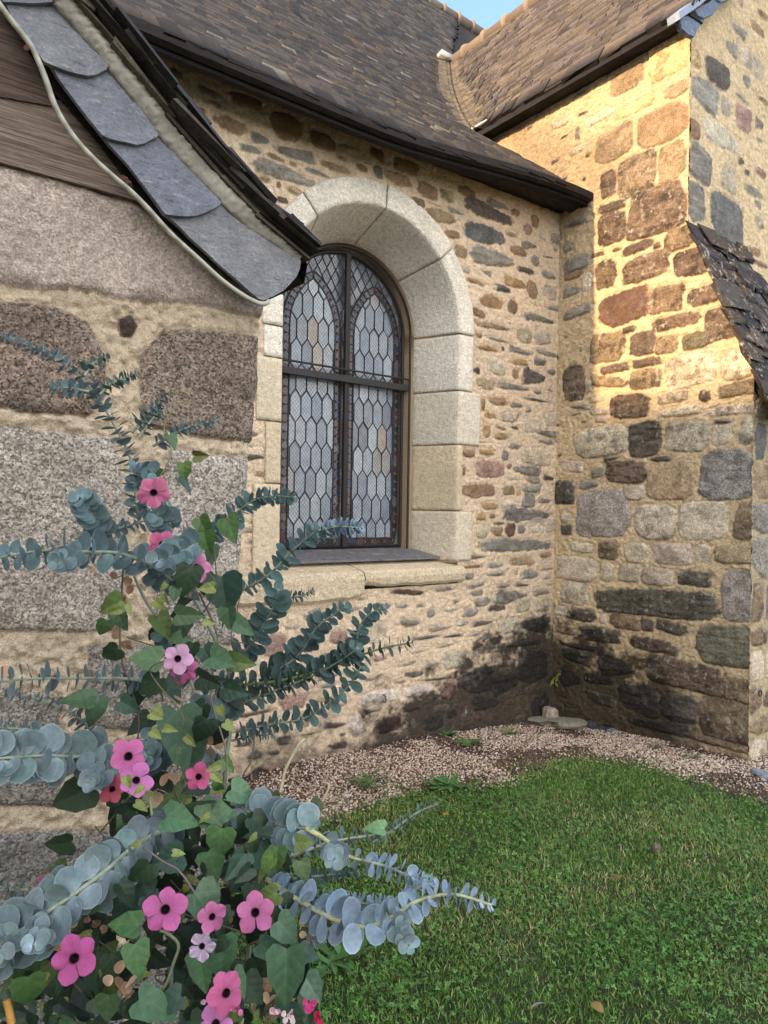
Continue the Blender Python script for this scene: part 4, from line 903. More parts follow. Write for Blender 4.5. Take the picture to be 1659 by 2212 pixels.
# ------------------------------------------------------------------ ground
CORN = np.array([XT, YN])
def zg(X, Y):
    X = np.asarray(X, float); Y = np.asarray(Y, float); d = np.hypot(X-CORN[0], Y-CORN[1])
    return .14-.095*np.exp(-(d/1.0)**2)+(fbm(X*1.3+50, Y*1.3+50, 2, 3)-.5)*.05*np.clip((d-.3)/1.0, 0, 1)
def gnd(x, y):
    z = .12
    for _ in range(5): P = hit(x, y, 2, z); z = float(zg(P[0], P[1]))
    return np.array([P[0], P[1], z])
lawn_px = [(430, 1960), (560, 1868), (640, 1815), (690, 1780), (770, 1748), (850, 1724), (930, 1710), (1010, 1701), (1100, 1690), (1160, 1657), (1230, 1641), (1330, 1645), (1430, 1666), (1530, 1697), (1659, 1742), (1850, 1815)]
edge_w = np.array([gnd(x, y)[:2] for x, y in lawn_px]); edge_w = spline(np.c_[edge_w, np.zeros(len(edge_w))], 90)[:, :2]
LP = np.vstack([edge_w, [(4.2, .2), (2.0, -.6), (.2, .2), (.0, 1.3)]])
def inpoly(x, y, P):
    ins = np.zeros(x.shape, bool)
    for i in range(len(P)):
        p0, p1 = P[i], P[(i+1) % len(P)]; c = ((p0[1] > y) != (p1[1] > y)) & (x < (p1[0]-p0[0])*(y-p0[1])/(p1[1]-p0[1]+1e-12)+p0[0]); ins ^= c
    return ins
def edist(x, y):
    d = np.full(x.shape, 1e9)
    for i in range(len(edge_w)-1):
        p0 = edge_w[i]; e = edge_w[i+1]-p0; t = np.clip(((x-p0[0])*e[0]+(y-p0[1])*e[1])/(e@e), 0, 1); d = np.minimum(d, np.hypot(x-p0[0]-t*e[0], y-p0[1]-t*e[1]))
    return d
gx = np.concatenate([[-300, -60, -20, -8, -4], np.arange(-1.5, 7.5, .03), [9, 14, 30, 80, 300]]); gy = np.concatenate([[-300, -60, -15, -4], np.arange(-1, 3.75, .03), [6, 14, 40, 120, 300]])
GX, GY = np.meshgrid(gx, gy); GZ = zg(GX, GY); fl_ = np.clip(1-np.hypot(GX-3, GY-1.5)/12, 0, 1) > 0
il = inpoly(GX, GY, LP); GZ = GZ+(fbm(GX*14, GY*14, 3, 8)-.5)*.012*fl_
cg = np.where(il[..., None], lin(58, 66, 40)*.8, lin(112, 88, 74)*.8)*(.7+.6*fbm(GX*8, GY*8, 3, 2))[..., None]
cg = np.where(((np.hypot(GX-3, GY-1.5) > 5) & ~il)[..., None], lin(84, 100, 58)*.7, cg)
V = np.stack([GX, GY, GZ], -1).reshape(-1, 3); na, nb = len(gx), len(gy); idx = np.arange(na*nb).reshape(nb, na)
q = np.stack([idx[:-1, :-1], idx[:-1, 1:], idx[1:, 1:], idx[1:, :-1]], -1).reshape(-1, 4)
g = mesh_np('ground', V, q, M['soil'], None, cg.reshape(-1, 3)); tag(g, 'churchyard ground of soil under the lawn and gravel', 'ground', kind='structure')

# ---- grass
def blades(n, xr, yr, dens=None):
    x = rng.uniform(*xr, n); y = rng.uniform(*yr, n); return x, y
N = 330000
x = rng.uniform(-.1, 5.2, N); y = rng.uniform(-.6, 3.3, N)
dep = .605*x+.796*y; lat = (.796*x-.605*y)/np.maximum(dep, .1)
ok = (dep > 1.9) & (lat > -.42) & (lat < .62)
x, y = x[ok], y[ok]
ed = edist(x, y); ins = inpoly(x, y, LP)
pk = np.where(ins, np.clip(.55+ed*4, 0, 1), np.clip(.42*np.exp(-ed/.10)+.08*np.exp(-ed/.35)*(fbm(x*5, y*5, 2, 31) > .55), 0, 1))
ok = rng.random(len(x)) < pk*np.where(fbm(x*6, y*6, 3, 61) > .33, 1, .6); x, y, ins = x[ok], y[ok], ins[ok]
n = len(x); z = zg(x, y)-.003
h = rng.uniform(.010, .025, n)*(.75+.7*fbm(x*4, y*4, 2, 13)); wd = rng.uniform(.0012, .0026, n); th = rng.uniform(0, 6.283, n); ln = rng.uniform(.1, 1.1, n)*h; la = rng.uniform(0, 6.283, n)
cx, sx = np.cos(th)*wd, np.sin(th)*wd; lx, ly = np.cos(la)*ln, np.sin(la)*ln
V = np.empty((n, 5, 3)); V[:, 0] = np.stack([x-cx, y-sx, z], 1); V[:, 1] = np.stack([x+cx, y+sx, z], 1)
V[:, 2] = np.stack([x+lx*.4+cx*.8, y+ly*.4+sx*.8, z+h*.62], 1); V[:, 3] = np.stack([x+lx*.4-cx*.8, y+ly*.4-sx*.8, z+h*.62], 1); V[:, 4] = np.stack([x+lx, y+ly, z+h*.95], 1)
GC = np.array([lin(100, 132, 58), lin(84, 120, 54), lin(122, 148, 74), lin(70, 106, 48), lin(144, 156, 90), lin(188, 174, 128), lin(170, 160, 114)])*1.15
dry = fbm(x*2.2, y*2.2, 3, 91); pr_ = rng.random(n); ci = rng.choice(5, n, p=[.32, .28, .16, .18, .06]); sdry = pr_ < np.clip((dry-.45)*2.0, .05, .36); ci = np.where(sdry, rng.choice([5, 6, 4], n), ci)
C = np.repeat(GC[ci]*rng.uniform(.75, 1.2, n)[:, None], 5, 0); b = (np.arange(n)*5)[:, None]
g = mesh_np('grass', V.reshape(-1, 3), [b+np.array([[0, 1, 2, 3]]), b+np.array([[3, 2, 4]])], M['grass'], None, C); tag(g, 'short mown green grass with straw coloured blades in the lawn', 'grass', kind='stuff')
# ---- clover
N = 95000
x = rng.uniform(-.1, 5.2, N); y = rng.uniform(-.6, 3.3, N); dep = .605*x+.796*y; lat = (.796*x-.605*y)/np.maximum(dep, .1)
ed = edist(x, y); cl = fbm(x*3, y*3, 3, 41)
ok = (dep > 1.9) & (lat > -.42) & (lat < .62) & inpoly(x, y, LP) & (rng.random(N) < np.clip((cl-.32)*3.6, .12, .95))
x, y = x[ok], y[ok]; n = len(x); z = zg(x, y)+rng.uniform(.012, .034, n); rr = rng.uniform(.003, .0058, n); a0 = rng.uniform(0, 6.28, n); tx, ty = rng.normal(0, .35, n), rng.normal(0, .35, n)
loc = []
for k in range(3):
    a = k*2.094
    for (u, v) in ((0, 0), (.75, -.62), (1.35, -.55), (1.55, 0), (1.35, .55), (.75, .62)): loc.append((u*math.cos(a)-v*math.sin(a), u*math.sin(a)+v*math.cos(a), .12*abs(v)))
loc = np.array(loc)
V = np.empty((n, 18, 3)); ca, sa = np.cos(a0)[:, None], np.sin(a0)[:, None]; px, py = (loc[:, 0]*ca-loc[:, 1]*sa)*rr[:, None], (loc[:, 0]*sa+loc[:, 1]*ca)*rr[:, None]
V[..., 0] = x[:, None]+px; V[..., 1] = y[:, None]+py; V[..., 2] = z[:, None]+px*tx[:, None]+py*ty[:, None]+loc[:, 2]*rr[:, None]
CCOL = np.array([lin(92, 134, 62), lin(80, 120, 56), lin(108, 148, 76), lin(70, 108, 52)])*1.1
C = np.repeat(CCOL[rng.integers(0, 4, n)]*rng.uniform(.8, 1.15, n)[:, None], 18, 0); b = (np.arange(n)*18)[:, None]
g = mesh_np('clover', V.reshape(-1, 3), [np.vstack([b+np.arange(6)[None]+6*k for k in range(3)])], M['grass'], None, C); tag(g, 'small round clover leaves mixed through the lawn', 'clover', kind='stuff')

# ---- gravel
t_ = (1+5**.5)/2; ico = np.array([(-1, t_, 0), (1, t_, 0), (-1, -t_, 0), (1, -t_, 0), (0, -1, t_), (0, 1, t_), (0, -1, -t_), (0, 1, -t_), (t_, 0, -1), (t_, 0, 1), (-t_, 0, -1), (-t_, 0, 1)])/1.9
icf = np.array([(0, 11, 5), (0, 5, 1), (0, 1, 7), (0, 7, 10), (0, 10, 11), (1, 5, 9), (5, 11, 4), (11, 10, 2), (10, 7, 6), (7, 1, 8), (3, 9, 4), (3, 4, 2), (3, 2, 6), (3, 6, 8), (3, 8, 9), (4, 9, 5), (2, 4, 11), (6, 2, 10), (8, 6, 7), (9, 8, 1)])
N = 95000
x = rng.uniform(.7, 5.2, N); y = rng.uniform(1.0, 3.62, N); ed = edist(x, y); ins = inpoly(x, y, LP); dep = .605*x+.796*y; lat = (.796*x-.605*y)/np.maximum(dep, .1)
ok = (~ins | (ed < .06)) & (y < YN+.02) & ((x < XT+.02) | (y < YG)) & (lat > -.25) & (lat < .62) & (rng.random(N) < np.where(ins, .25, 1)); x, y, ed = x[ok], y[ok], ed[ok]; n = len(x)
wl = np.minimum(YN-y, np.where(y > YB, XT-x, 9)); deb = fbm(x*3.2, y*3.2, 4, 71)
dd = deb+.16*np.exp(-(wl/.10)**2)+.14*np.exp(-(ed/.22)**2)-.16*np.exp(-((wl-.5)/.25)**2)
isd = rng.random(n) < np.clip((dd-.47)*5.0, .16, .85)
rr = np.where(isd, rng.uniform(.003, .007, n), rng.uniform(.0032, .0068, n)); S = rng.uniform(.7, 1.3, (n, 3))*rr[:, None]; S[:, 2] *= np.where(isd, .5, .8)
a0 = rng.uniform(0, 6.28, n); L = ico[None]*S[:, None]*(1+rng.normal(0, .12, (n, 12, 1))); ca, sa = np.cos(a0)[:, None], np.sin(a0)[:, None]
V = np.stack([x[:, None]+L[..., 0]*ca-L[..., 1]*sa, y[:, None]+L[..., 0]*sa+L[..., 1]*ca, (zg(x, y)+.003+rng.uniform(-.002, .006, n))[:, None]+L[..., 2]], -1)
PC = np.array([lin(198, 176, 158), lin(182, 160, 142), lin(214, 200, 186), lin(156, 136, 124), lin(192, 170, 144)])*.98; DC = np.array([lin(96, 76, 70), lin(76, 60, 56), lin(118, 94, 84)])*.75
C = np.where(isd[:, None], DC[rng.integers(0, 3, n)], PC[rng.integers(0, 5, n)])*rng.uniform(.75, 1.15, n)[:, None]
b = (np.arange(n)*12)[:, None, None]
g = mesh_np('gravel', V.reshape(-1, 3), (b+icf[None]).reshape(-1, 3), M['pebble'], None, np.repeat(C, 12, 0), smooth=False); tag(g, 'pinkish cream pea gravel with brown leaf litter along the foot of the walls', 'gravel', kind='stuff')

# ---- loose stones
def rock(name, label, px, size, col, th=None, yaw=0, tilt=(0, 0), seed=1, lift=0.0, n=11, cat='stone', group=None):
    p = gnd(*px)+np.array([0, 0, .006]); mb = MB(); r_ = np.random.default_rng(seed); w_, d_, h_ = size; ring = []
    cosy, siny = math.cos(yaw), math.sin(yaw); V = []
    for lv, (zz_, sc_) in enumerate(((-.3, .9), (.35, 1.0), (.8, .92), (1.0, .70))):
        for k in range(n):
            a = 2*math.pi*k/n; rr_ = sc_*(1+.25*math.sin(a*2+seed)+.16*math.sin(a*3+seed*2)+r_.normal(0, .05)); lx_, ly_ = rr_*w_*math.cos(a), rr_*d_*math.sin(a); lz_ = zz_*h_*(1+r_.normal(0, .05))+lx_*tilt[0]+ly_*tilt[1]
            V.append((p[0]+lx_*cosy-ly_*siny, p[1]+lx_*siny+ly_*cosy, p[2]+lift+lz_))
    V.append(tuple(np.mean(V[-n:], 0))); q = [(l*n+k, l*n+(k+1) % n, (l+1)*n+(k+1) % n, (l+1)*n+k) for l in range(3) for k in range(n)]; t = [(3*n+k, 3*n+(k+1) % n, 4*n) for k in range(n)]
    mb.add(V, [q, t], lin(*col, .85), (.25, .25, 0)); o = mb.build(name, M['rubble'], None, False); return tag(o, label, cat, {'slate_fragment': 'broken slates in the wall corner', 'flat_stone': 'flat stones on the gravel', 'stone': 'loose stones on the gravel and lawn'}[name])
rock('flat_stone', 'broad flat grey green slate slab lying on gravel in the wall corner', (1208, 1568), (.20, .17, .035), (156, 150, 134), yaw=-.75, tilt=(.02, -.12), seed=3, lift=.012, cat='stone slab')
rock('stone', 'small rounded tan stone leaning against the flat slate slab', (1244, 1578), (.045, .035, .05), (168, 138, 116), seed=5)
rock('slate_fragment', 'dark broken slate piece stacked behind the tan stone', (1284, 1568), (.10, .05, .018), (84, 82, 84), yaw=-.5, tilt=(.15, .1), seed=7, lift=.01)
rock('slate_fragment', 'thin dark slate lying under the stacked slate beside the wall', (1302, 1576), (.085, .05, .012), (70, 70, 74), yaw=-.9, seed=8)
rock('slate_fragment', 'small blue grey slate chip alone on gravel right of the slab', (1322, 1580), (.045, .03, .01), (128, 138, 146), yaw=.2, seed=9)
rock('stone', 'pale upright lumpy stone standing in the damp wall corner', (1188, 1560), (.07, .05, .10), (182, 168, 152), seed=11, cat='stone')
rock('slate_fragment', 'narrow dark slate lying behind the broad flat slab', (1178, 1556), (.08, .03, .01), (96, 92, 88), yaw=-.7, seed=13)
rock('stone', 'single white pebble at the lawn edge on the gravel', (748, 1724), (.016, .014, .015), (214, 196, 182), seed=15)
rock('flat_stone', 'flat bluish grey stone at the right end of the gravel', (1650, 1678), (.07, .06, .02), (150, 156, 162), yaw=-.5, seed=17, cat='stone slab')
rock('stone', 'brownish grey stone lying in the middle of the lawn', (1418, 1848), (.022, .018, .028), (118, 112, 88), seed=19, lift=.015)

# ---- weeds and fallen leaves
def leafstrip(mb, base, d, up, L_, W_, col, droop=.4):
    d = np.array(d)/np.linalg.norm(d); s_ = np.cross(d, up); s_ /= np.linalg.norm(s_)+1e-9; V = []
    for t, wv in ((0, .15), (.25, .8), (.55, 1), (.82, .7), (1, .04)):
        c = np.array(base)+d*L_*t+np.array(up)*(L_*(.55*t-droop*t*t)); V += [c-s_*W_*wv, c+s_*W_*wv+np.array(up)*W_*.2]
    mb.add(V, [[(i*2, i*2+1, i*2+3, i*2+2) for i in range(4)]], col)
def weed(label, px, R_, nl, wl_, col, seed, name='weed', on=None, cat='weed'):
    global rng
    keep_ = rng; rng = np.random.default_rng(seed); p = gnd(*px) if on is None else on; mb = MB()
    for k in range(nl):
        a = rng.uniform(0, 6.28); e = rng.uniform(.1, .9); off = rng.normal(0, R_*.25, 2)
        leafstrip(mb, p+np.array([off[0], off[1], .004]), (math.cos(a), math.sin(a), .05), (0, 0, 1), R_*1.5*rng.uniform(.5, 1), R_*wl_*rng.uniform(.7, 1.2), lin(*col)*rng.uniform(.8, 1.25)*1.1, rng.uniform(.1, .5))
    rng = keep_; return tag(mb.build(name, M['vine'], None, True), label, cat, 'weeds on the gravel and lawn')
weed('leafy green weed patch growing against the dark corner of the wall', (1118, 1548), .06, 46, .22, (80, 118, 56), 1)
weed('small green weed tuft beside the flat slab at the wall corner', (1146, 1540), .05, 30, .22, (88, 124, 62), 2)
weed('low green weed on gravel at the foot of the window wall', (968, 1590), .05, 26, .2, (74, 104, 62), 3)
weed('spreading green weed on the gravel below the wall stain', (1012, 1612), .075, 34, .10, (84, 108, 62), 4)
weed('small grassy weed in the middle of the pale gravel', (1104, 1587), .06, 30, .08, (92, 112, 66), 5)
weed('upright weed growing among the slates beside the right wall', (1293, 1556), .075, 18, .12, (98, 128, 76), 6)
weed('rosette weed with narrow leaves at the foot of the buttress', (1596, 1618), .11, 22, .10, (72, 104, 60), 7)
weed('small weed with yellow green leaves beside the buttress rosette', (1556, 1612), .06, 18, .2, (120, 132, 62), 8)
weed('sparse grassy weed at the lawn edge under the window', (800, 1698), .10, 40, .05, (78, 104, 58), 9)
weed('green weed clump at the lawn corner on the gravel', (968, 1704), .09, 40, .12, (66, 104, 56), 10)
weed('broad leaved rosette weed in the shaded lawn beside the shrub', (725, 2085), .09, 26, .15, (72, 108, 60), 11)
weed('second broad leaved rosette in the lawn under the blue branch', (770, 2010), .075, 24, .16, (78, 112, 62), 12)
weed('wide green weed tuft where the lawn meets gravel below the sill', (640, 1790), .11, 34, .14, (80, 116, 60), 13)
weed('thin brown grassy weed on gravel before the right wall', (1420, 1618), .07, 24, .05, (96, 104, 68), 14)
weed('low weed tuft on gravel right of the pale path', (1500, 1640), .06, 22, .06, (90, 102, 66), 15)
# fern rooted in the damp corner
fp = hit(1196, 1470, 1, YN-.03); fm_ = MB(); fcols = lin(150, 154, 70)*1.0
for a, L_ in ((-.9, .14), (-.3, .17), (.3, .2), (.9, .22), (1.35, .2), (2.4, .12)):
    d = np.array([math.sin(a)*.8, -.35, .45*math.cos(a)]); d /= np.linalg.norm(d)
    for k in range(9):
        t = (k+1)/9; b = fp+d*L_*t+np.array([0, 0, -.05*t*t])
        for sg in (-1, 1):
            sd_ = np.cross(d, (0, -1, 0))*sg+d*.3; leafstrip(fm_, b, sd_, (0, -1, 0), 0.036*(1-t*.6), .007, fcols*rng.uniform(.75, 1.2), .2)
tag(fm_.build('fern', M['vine'], None, True), 'yellow green fern growing from the black wall corner', 'fern')
def fallen(label, px, sz, col, seed):
    r_ = np.random.default_rng(seed); p = gnd(*px)+np.array([0, 0, .035]); mb = MB(); a = r_.uniform(0, 6.28)
    leafstrip(mb, p-np.array([math.cos(a), math.sin(a), 0])*sz*.5, (math.cos(a), math.sin(a), .1), (r_.normal(0, .3), r_.normal(0, .3), 1), sz, sz*.36, lin(*col)*.85, .5); return tag(mb.build('fallen_leaf', M['petal'], None, True), label, 'leaf', 'fallen leaves on the lawn')
fallen('yellow ochre fallen leaf near the lawn edge below the gravel', (964, 1778), .045, (170, 140, 66), 1)
fallen('narrow tan fallen leaf in the lawn below the stone', (1290, 2205), .04, (160, 132, 84), 2)
fallen('small golden fallen leaf in the centre of the lawn', (1098, 1838), .03, (176, 144, 84), 3)
fallen('pale pink fallen petal at the bottom of the lawn', (1163, 2204), .05, (206, 188, 192), 4)
fallen('brown curled leaf in the lawn right of centre', (1330, 1916), .04, (132, 112, 70), 5)
# ------------------------------------------------------------------ eucalyptus shrub
eb_ = gnd(430, 2500); eb_ = at(420, 2212, 1.32); eb_[2] = float(zg(eb_[0], eb_[1]))
euc = thing('eucalyptus_shrub', 'silver blue eucalyptus shrub with round paired leaves against the granite porch', 'shrub', tuple(eb_))
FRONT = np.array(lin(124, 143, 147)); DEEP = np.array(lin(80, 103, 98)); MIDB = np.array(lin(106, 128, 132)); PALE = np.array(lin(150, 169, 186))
def euc_leaf(mb, base, blade, nrm, r, col, asp=1.0):
    blade = blade/np.linalg.norm(blade); nrm = nrm-blade*(nrm@blade); nn_ = np.linalg.norm(nrm)
    if nn_ < 1e-3: return
    nrm /= nn_; w_ = np.cross(blade, nrm); V = [base, base+blade*r*.95+nrm*r*.10*rng.normal(0, .6)]; cup = rng.uniform(.05, .22)*r
    for rg in (.86, 1.0):
        for k in range(14):
            a = math.pi+2*math.pi*(k+.5)/14; rb = (1+.05*math.sin(3*a+base[0]*900))*rg
            V.append(base+blade*r*(.98+.96*math.cos(a)*rb)+w_*r*asp*math.sin(a)*rb+nrm*cup*((math.sin(a)*rg)**2))
    T = [(1, 2+k, 2+(k+1) % 14) for k in range(14)]; Q = [(2+k, 16+k, 16+(k+1) % 14, 2+(k+1) % 14) for k in range(14)]
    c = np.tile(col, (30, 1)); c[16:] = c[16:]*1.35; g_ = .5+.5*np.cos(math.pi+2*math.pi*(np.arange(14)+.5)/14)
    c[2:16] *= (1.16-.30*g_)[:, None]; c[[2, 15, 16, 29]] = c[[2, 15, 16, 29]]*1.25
    mb.add(V, [T, Q], c); return
    mb.add(V, [T], c)
def euc_branch(pts, radii, dep, face=.3, col=MIDB, space=.75, fwd=.35, stemr=.0022, asp=1.0, scol=(150, 160, 140)):
    n = len(pts); dd = np.interp(np.linspace(0, 1, n), np.linspace(0, 1, len(dep)), dep)
    P = spline([at(x, y, d) for (x, y), d in zip(pts, dd)], 80)
    L_ = np.concatenate([[0], np.cumsum(np.linalg.norm(np.diff(P, axis=0), axis=1))]); T_ = np.gradient(P, axis=0); T_ /= np.linalg.norm(T_, axis=1)[:, None]
    st = MB(); st.tube(P, np.linspace(stemr*1.3, stemr*.55, 80), lin(*scol)*.8, 6); so = st.build('branch', M['stem'], euc, True)
    lf = MB(); s_ = .01; k = 0; tot = L_[-1]; ph0 = rng.uniform(0, 3.14)
    while s_ < tot:
        u = s_/tot; i = min(79, int(np.searchsorted(L_, s_))); p = P[i]; t = T_[i]; dpt = (p-CAM)@FC
        r = float(np.interp(u, np.linspace(0, 1, len(radii)), radii))/F*dpt*.5*(.66 if face > .5 else .69)
        view = CAM-p; view /= np.linalg.norm(view)
        e1 = np.cross(t, view); e1 /= np.linalg.norm(e1)+1e-9; e2 = np.cross(t, e1)
        ph = ph0*.25+k*math.pi/2+rng.normal(0, .22)
        if face > .5: ph = (k % 2)*1.05-.25+rng.normal(0, .3)
        o = math.cos(ph)*e1+math.sin(ph)*e2
        for sg in (-1, 1):
            oo = o*sg; f_ = fwd+rng.normal(0, .14); bl = oo+t*f_; bl /= np.linalg.norm(bl)
            nm = t-oo*f_; nm /= np.linalg.norm(nm); nm = nm*(1-face)+view*face+rng.normal(0, .18, 3)
            euc_leaf(lf, p+oo*stemr*.6, bl, nm, r*rng.uniform(.74, 1.16), col*rng.uniform(.82, 1.16)*(1+rng.normal(0, .03, 3))*.85, asp)
        s_ += r*2*space*rng.uniform(.85, 1.15)*(.36 if face > .5 else .50); k += 1
    tipc = P[-1]
    lf.build('leaves', M['euca'], so, True)
B_ = euc_branch
B_([(300, 1060), (280, 985), (245, 915), (205, 850), (160, 802), (90, 757), (5, 728)], [48, 46, 40, 26, 18], [1.38, 1.34], .12, MIDB*1.05, .8, .2)
B_([(192, 846), (150, 838), (112, 840)], [34, 30, 18], [1.33, 1.30], .35, MIDB, .7)
B_([(182, 812), (200, 786), (230, 770)], [30, 28, 18], [1.35, 1.38], .3, DEEP, .7)
B_([(215, 852), (240, 830), (296, 806)], [32, 28, 18], [1.35, 1.38], .25, DEEP*1.1, .7)
B_([(285, 935), (318, 892), (362, 855)], [34, 30, 18], [1.37, 1.40], .2, MIDB, .75)
B_([(300, 945), (330, 905), (350, 880)], [30, 26, 16], [1.36, 1.38], .3, DEEP, .7)
B_([(330, 965), (395, 928), (470, 908)], [36, 30, 16], [1.4, 1.42], .12, MIDB, .7)
B_([(300, 1130), (292, 1060), (300, 1010), (330, 1020)], [44, 46, 40], [1.36, 1.32], .3, MIDB, .7)
B_([(222, 1150), (200, 1112), (172, 1072)], [54, 56, 40], [1.28, 1.18], .62, MIDB, .7)
B_([(215, 1152), (260, 1140), (330, 1120), (370, 1110)], [30, 34, 50], [1.28, 1.3], .2, MIDB, .8)
B_([(445, 1165), (490, 1130), (540, 1085), (590, 1072), (638, 1075)], [48, 50, 40, 22], [1.36, 1.34], .3, DEEP, .7)
B_([(390, 1270), (330, 1225), (260, 1196), (180, 1192), (90, 1190), (-30, 1210)], [46, 78, 76, 60, 40], [1.30, 1.2, 1.16], .42, MIDB, .75, .2, .0032)
B_([(175, 1195), (150, 1205), (118, 1212)], [46, 46, 30], [1.17, 1.08], .6, MIDB*1.1, .7)
B_([(425, 1175), (385, 1195), (340, 1212)], [56, 58, 36], [1.24, 1.14], .62, MIDB*1.08, .7)
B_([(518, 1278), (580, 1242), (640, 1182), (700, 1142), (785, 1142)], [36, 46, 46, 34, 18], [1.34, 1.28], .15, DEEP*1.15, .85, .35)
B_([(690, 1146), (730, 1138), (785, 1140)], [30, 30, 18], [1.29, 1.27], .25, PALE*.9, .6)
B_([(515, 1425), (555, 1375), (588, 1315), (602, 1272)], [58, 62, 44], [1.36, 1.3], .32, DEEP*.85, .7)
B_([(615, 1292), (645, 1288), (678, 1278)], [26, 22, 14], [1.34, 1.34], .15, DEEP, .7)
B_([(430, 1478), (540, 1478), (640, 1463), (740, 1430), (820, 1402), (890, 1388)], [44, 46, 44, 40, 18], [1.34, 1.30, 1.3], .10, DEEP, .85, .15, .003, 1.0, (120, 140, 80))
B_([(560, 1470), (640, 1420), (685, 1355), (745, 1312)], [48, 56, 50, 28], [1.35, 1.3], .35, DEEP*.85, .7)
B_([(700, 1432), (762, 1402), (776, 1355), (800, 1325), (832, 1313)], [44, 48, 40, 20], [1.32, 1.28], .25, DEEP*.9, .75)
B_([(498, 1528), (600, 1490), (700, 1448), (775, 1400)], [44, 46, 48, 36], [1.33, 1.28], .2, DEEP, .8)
B_([(510, 1582), (580, 1565), (660, 1550), (740, 1495), (780, 1440)], [34, 40, 44, 42], [1.34, 1.28], .08, DEEP, .95, .1)
B_([(500, 1600), (545, 1590), (592, 1586)], [26, 26, 18], [1.36, 1.36], .12, DEEP, .9, .1)
B_([(345, 1490), (290, 1468), (160, 1465), (60, 1467), (-30, 1475)], [36, 44, 54, 58, 56], [1.28, 1.14], .15, MIDB*1.05, 1.0, .15, .003)
B_([(212, 1592), (165, 1548), (95, 1515), (10, 1498)], [36, 34, 30, 30], [1.24, 1.18], .1, MIDB, 1.05, .1)
B_([(140, 1605), (85, 1580), (-20, 1570)], [30, 32, 34], [1.2, 1.12], .08, MIDB, 1.1, .1)
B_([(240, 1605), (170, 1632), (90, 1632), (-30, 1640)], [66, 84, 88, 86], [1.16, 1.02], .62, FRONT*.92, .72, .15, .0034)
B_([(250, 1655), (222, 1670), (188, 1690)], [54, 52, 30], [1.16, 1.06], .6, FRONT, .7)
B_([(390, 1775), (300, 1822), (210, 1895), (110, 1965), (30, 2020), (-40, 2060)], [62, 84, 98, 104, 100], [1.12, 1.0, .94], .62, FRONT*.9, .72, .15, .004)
B_([(60, 2000), (80, 2022), (72, 2042)], [52, 50, 36], [.96, .90], .55, FRONT*1.05, .7)
B_([(30, 2010), (10, 2030), (-10, 2060)], [54, 56, 50], [.95, .9], .5, FRONT, .7)
B_([(340, 1895), (300, 1905), (255, 1895)], [62, 66, 60], [1.16, 1.12], .55, MIDB*.8, .7)
B_([(500, 1735), (560, 1762), (620, 1785), (668, 1790)], [60, 80, 84, 66], [1.14, 1.06], .62, FRONT*1.02, .72, .15, .0034)
B_([(660, 1788), (700, 1812), (745, 1845), (790, 1862)], [54, 40, 36, 34], [1.06, 1.05], .5, FRONT, 1.3, .1, .0034, 1.0, (190, 190, 140))
B_([(735, 1830), (726, 1842), (722, 1856)], [46, 46, 34], [1.04, .98], .6, FRONT*1.05, .6)
B_([(780, 1858), (830, 1870), (880, 1890), (915, 1898)], [44, 48, 44, 28], [1.05, 1.04], .35, PALE, .75, .2)
B_([(555, 1872), (640, 1845), (720, 1818), (810, 1803)], [20, 24, 36, 28], [1.2, 1.22], .1, MIDB, .95, .15, .0034, 1.0, (190, 195, 175))
B_([(800, 1822), (850, 1792), (900, 1756), (945, 1736)], [20, 28, 26, 14], [1.22, 1.24], .1, MIDB*1.15, .95, .2)
B_([(560, 1905), (660, 1895), (776, 1884)], [28, 32, 16], [1.2, 1.22], .12, MIDB*.9, .7)
B_([(575, 1900), (640, 1942), (720, 1985), (790, 2002), (850, 1978), (905, 1945), (980, 1932), (1062, 1955)], [50, 62, 84, 90, 66, 56, 50, 18], [1.12, 1.0, 1.0], .38, PALE*.95, .78, .2, .0036, .9, (190, 190, 150))
B_([(855, 1985), (868, 2010), (886, 2042)], [44, 44, 34], [.99, .93], .6, FRONT*1.08, .65)
B_([(840, 1975), (880, 1935), (940, 1895)], [30, 30, 20], [1.01, 1.03], .3, PALE, .9)
B_([(600, 1925), (700, 1940), (790, 1952), (860, 1950)], [36, 40, 38, 26], [1.12, 1.1], .15, PALE*.85, .8, .15)
B_([(60, 1922), (0, 1922)], [36, 36], [1.3, 1.28], .1, MIDB*.9, 1.0, .1)
B_([(655, 2040), (680, 2030), (735, 2012)], [24, 28, 18], [1.1, 1.1], .15, PALE*.8, .8, .1)
for x, y, r, d in ((440, 1540, 54, 1.3), (480, 1548, 50, 1.32), (455, 1650, 44, 1.3), (335, 1612, 56, 1.24), (335, 1640, 50, 1.22), (355, 1125, 56, 1.28), (505, 1505, 40, 1.33), (360, 1380, 40, 1.34)):
    B_([(x+20, y+15), (x, y), (x-16, y-14)], [r, r, r*.8], [d+.02, d-.04], .6, MIDB*.8, .7)
# main stems
ms = MB()
for pts, d, r in (([(430, 2600), (440, 2212), (470, 1900), (490, 1640), (500, 1480), (455, 1360), (400, 1260), (330, 1130), (298, 1020)], [1.3, 1.38], .005), ([(400, 2600), (370, 2212), (380, 1800), (430, 1560), (380, 1400), (310, 1290), (270, 1190)], [1.28, 1.32], .004), ([(480, 2600), (520, 2212), (540, 1950), (480, 1760)], [1.2, 1.15], .0045)):
    dd = np.interp(np.linspace(0, 1, len(pts)), [0, 1], d); ms.tube(spline([at(x, y, q) for (x, y), q in zip(pts, dd)], 70), np.linspace(r*1.4, r*.6, 70), lin(150, 158, 140)*.8, 7); ms.build('stem', M['stem'], euc, True); ms = MB()

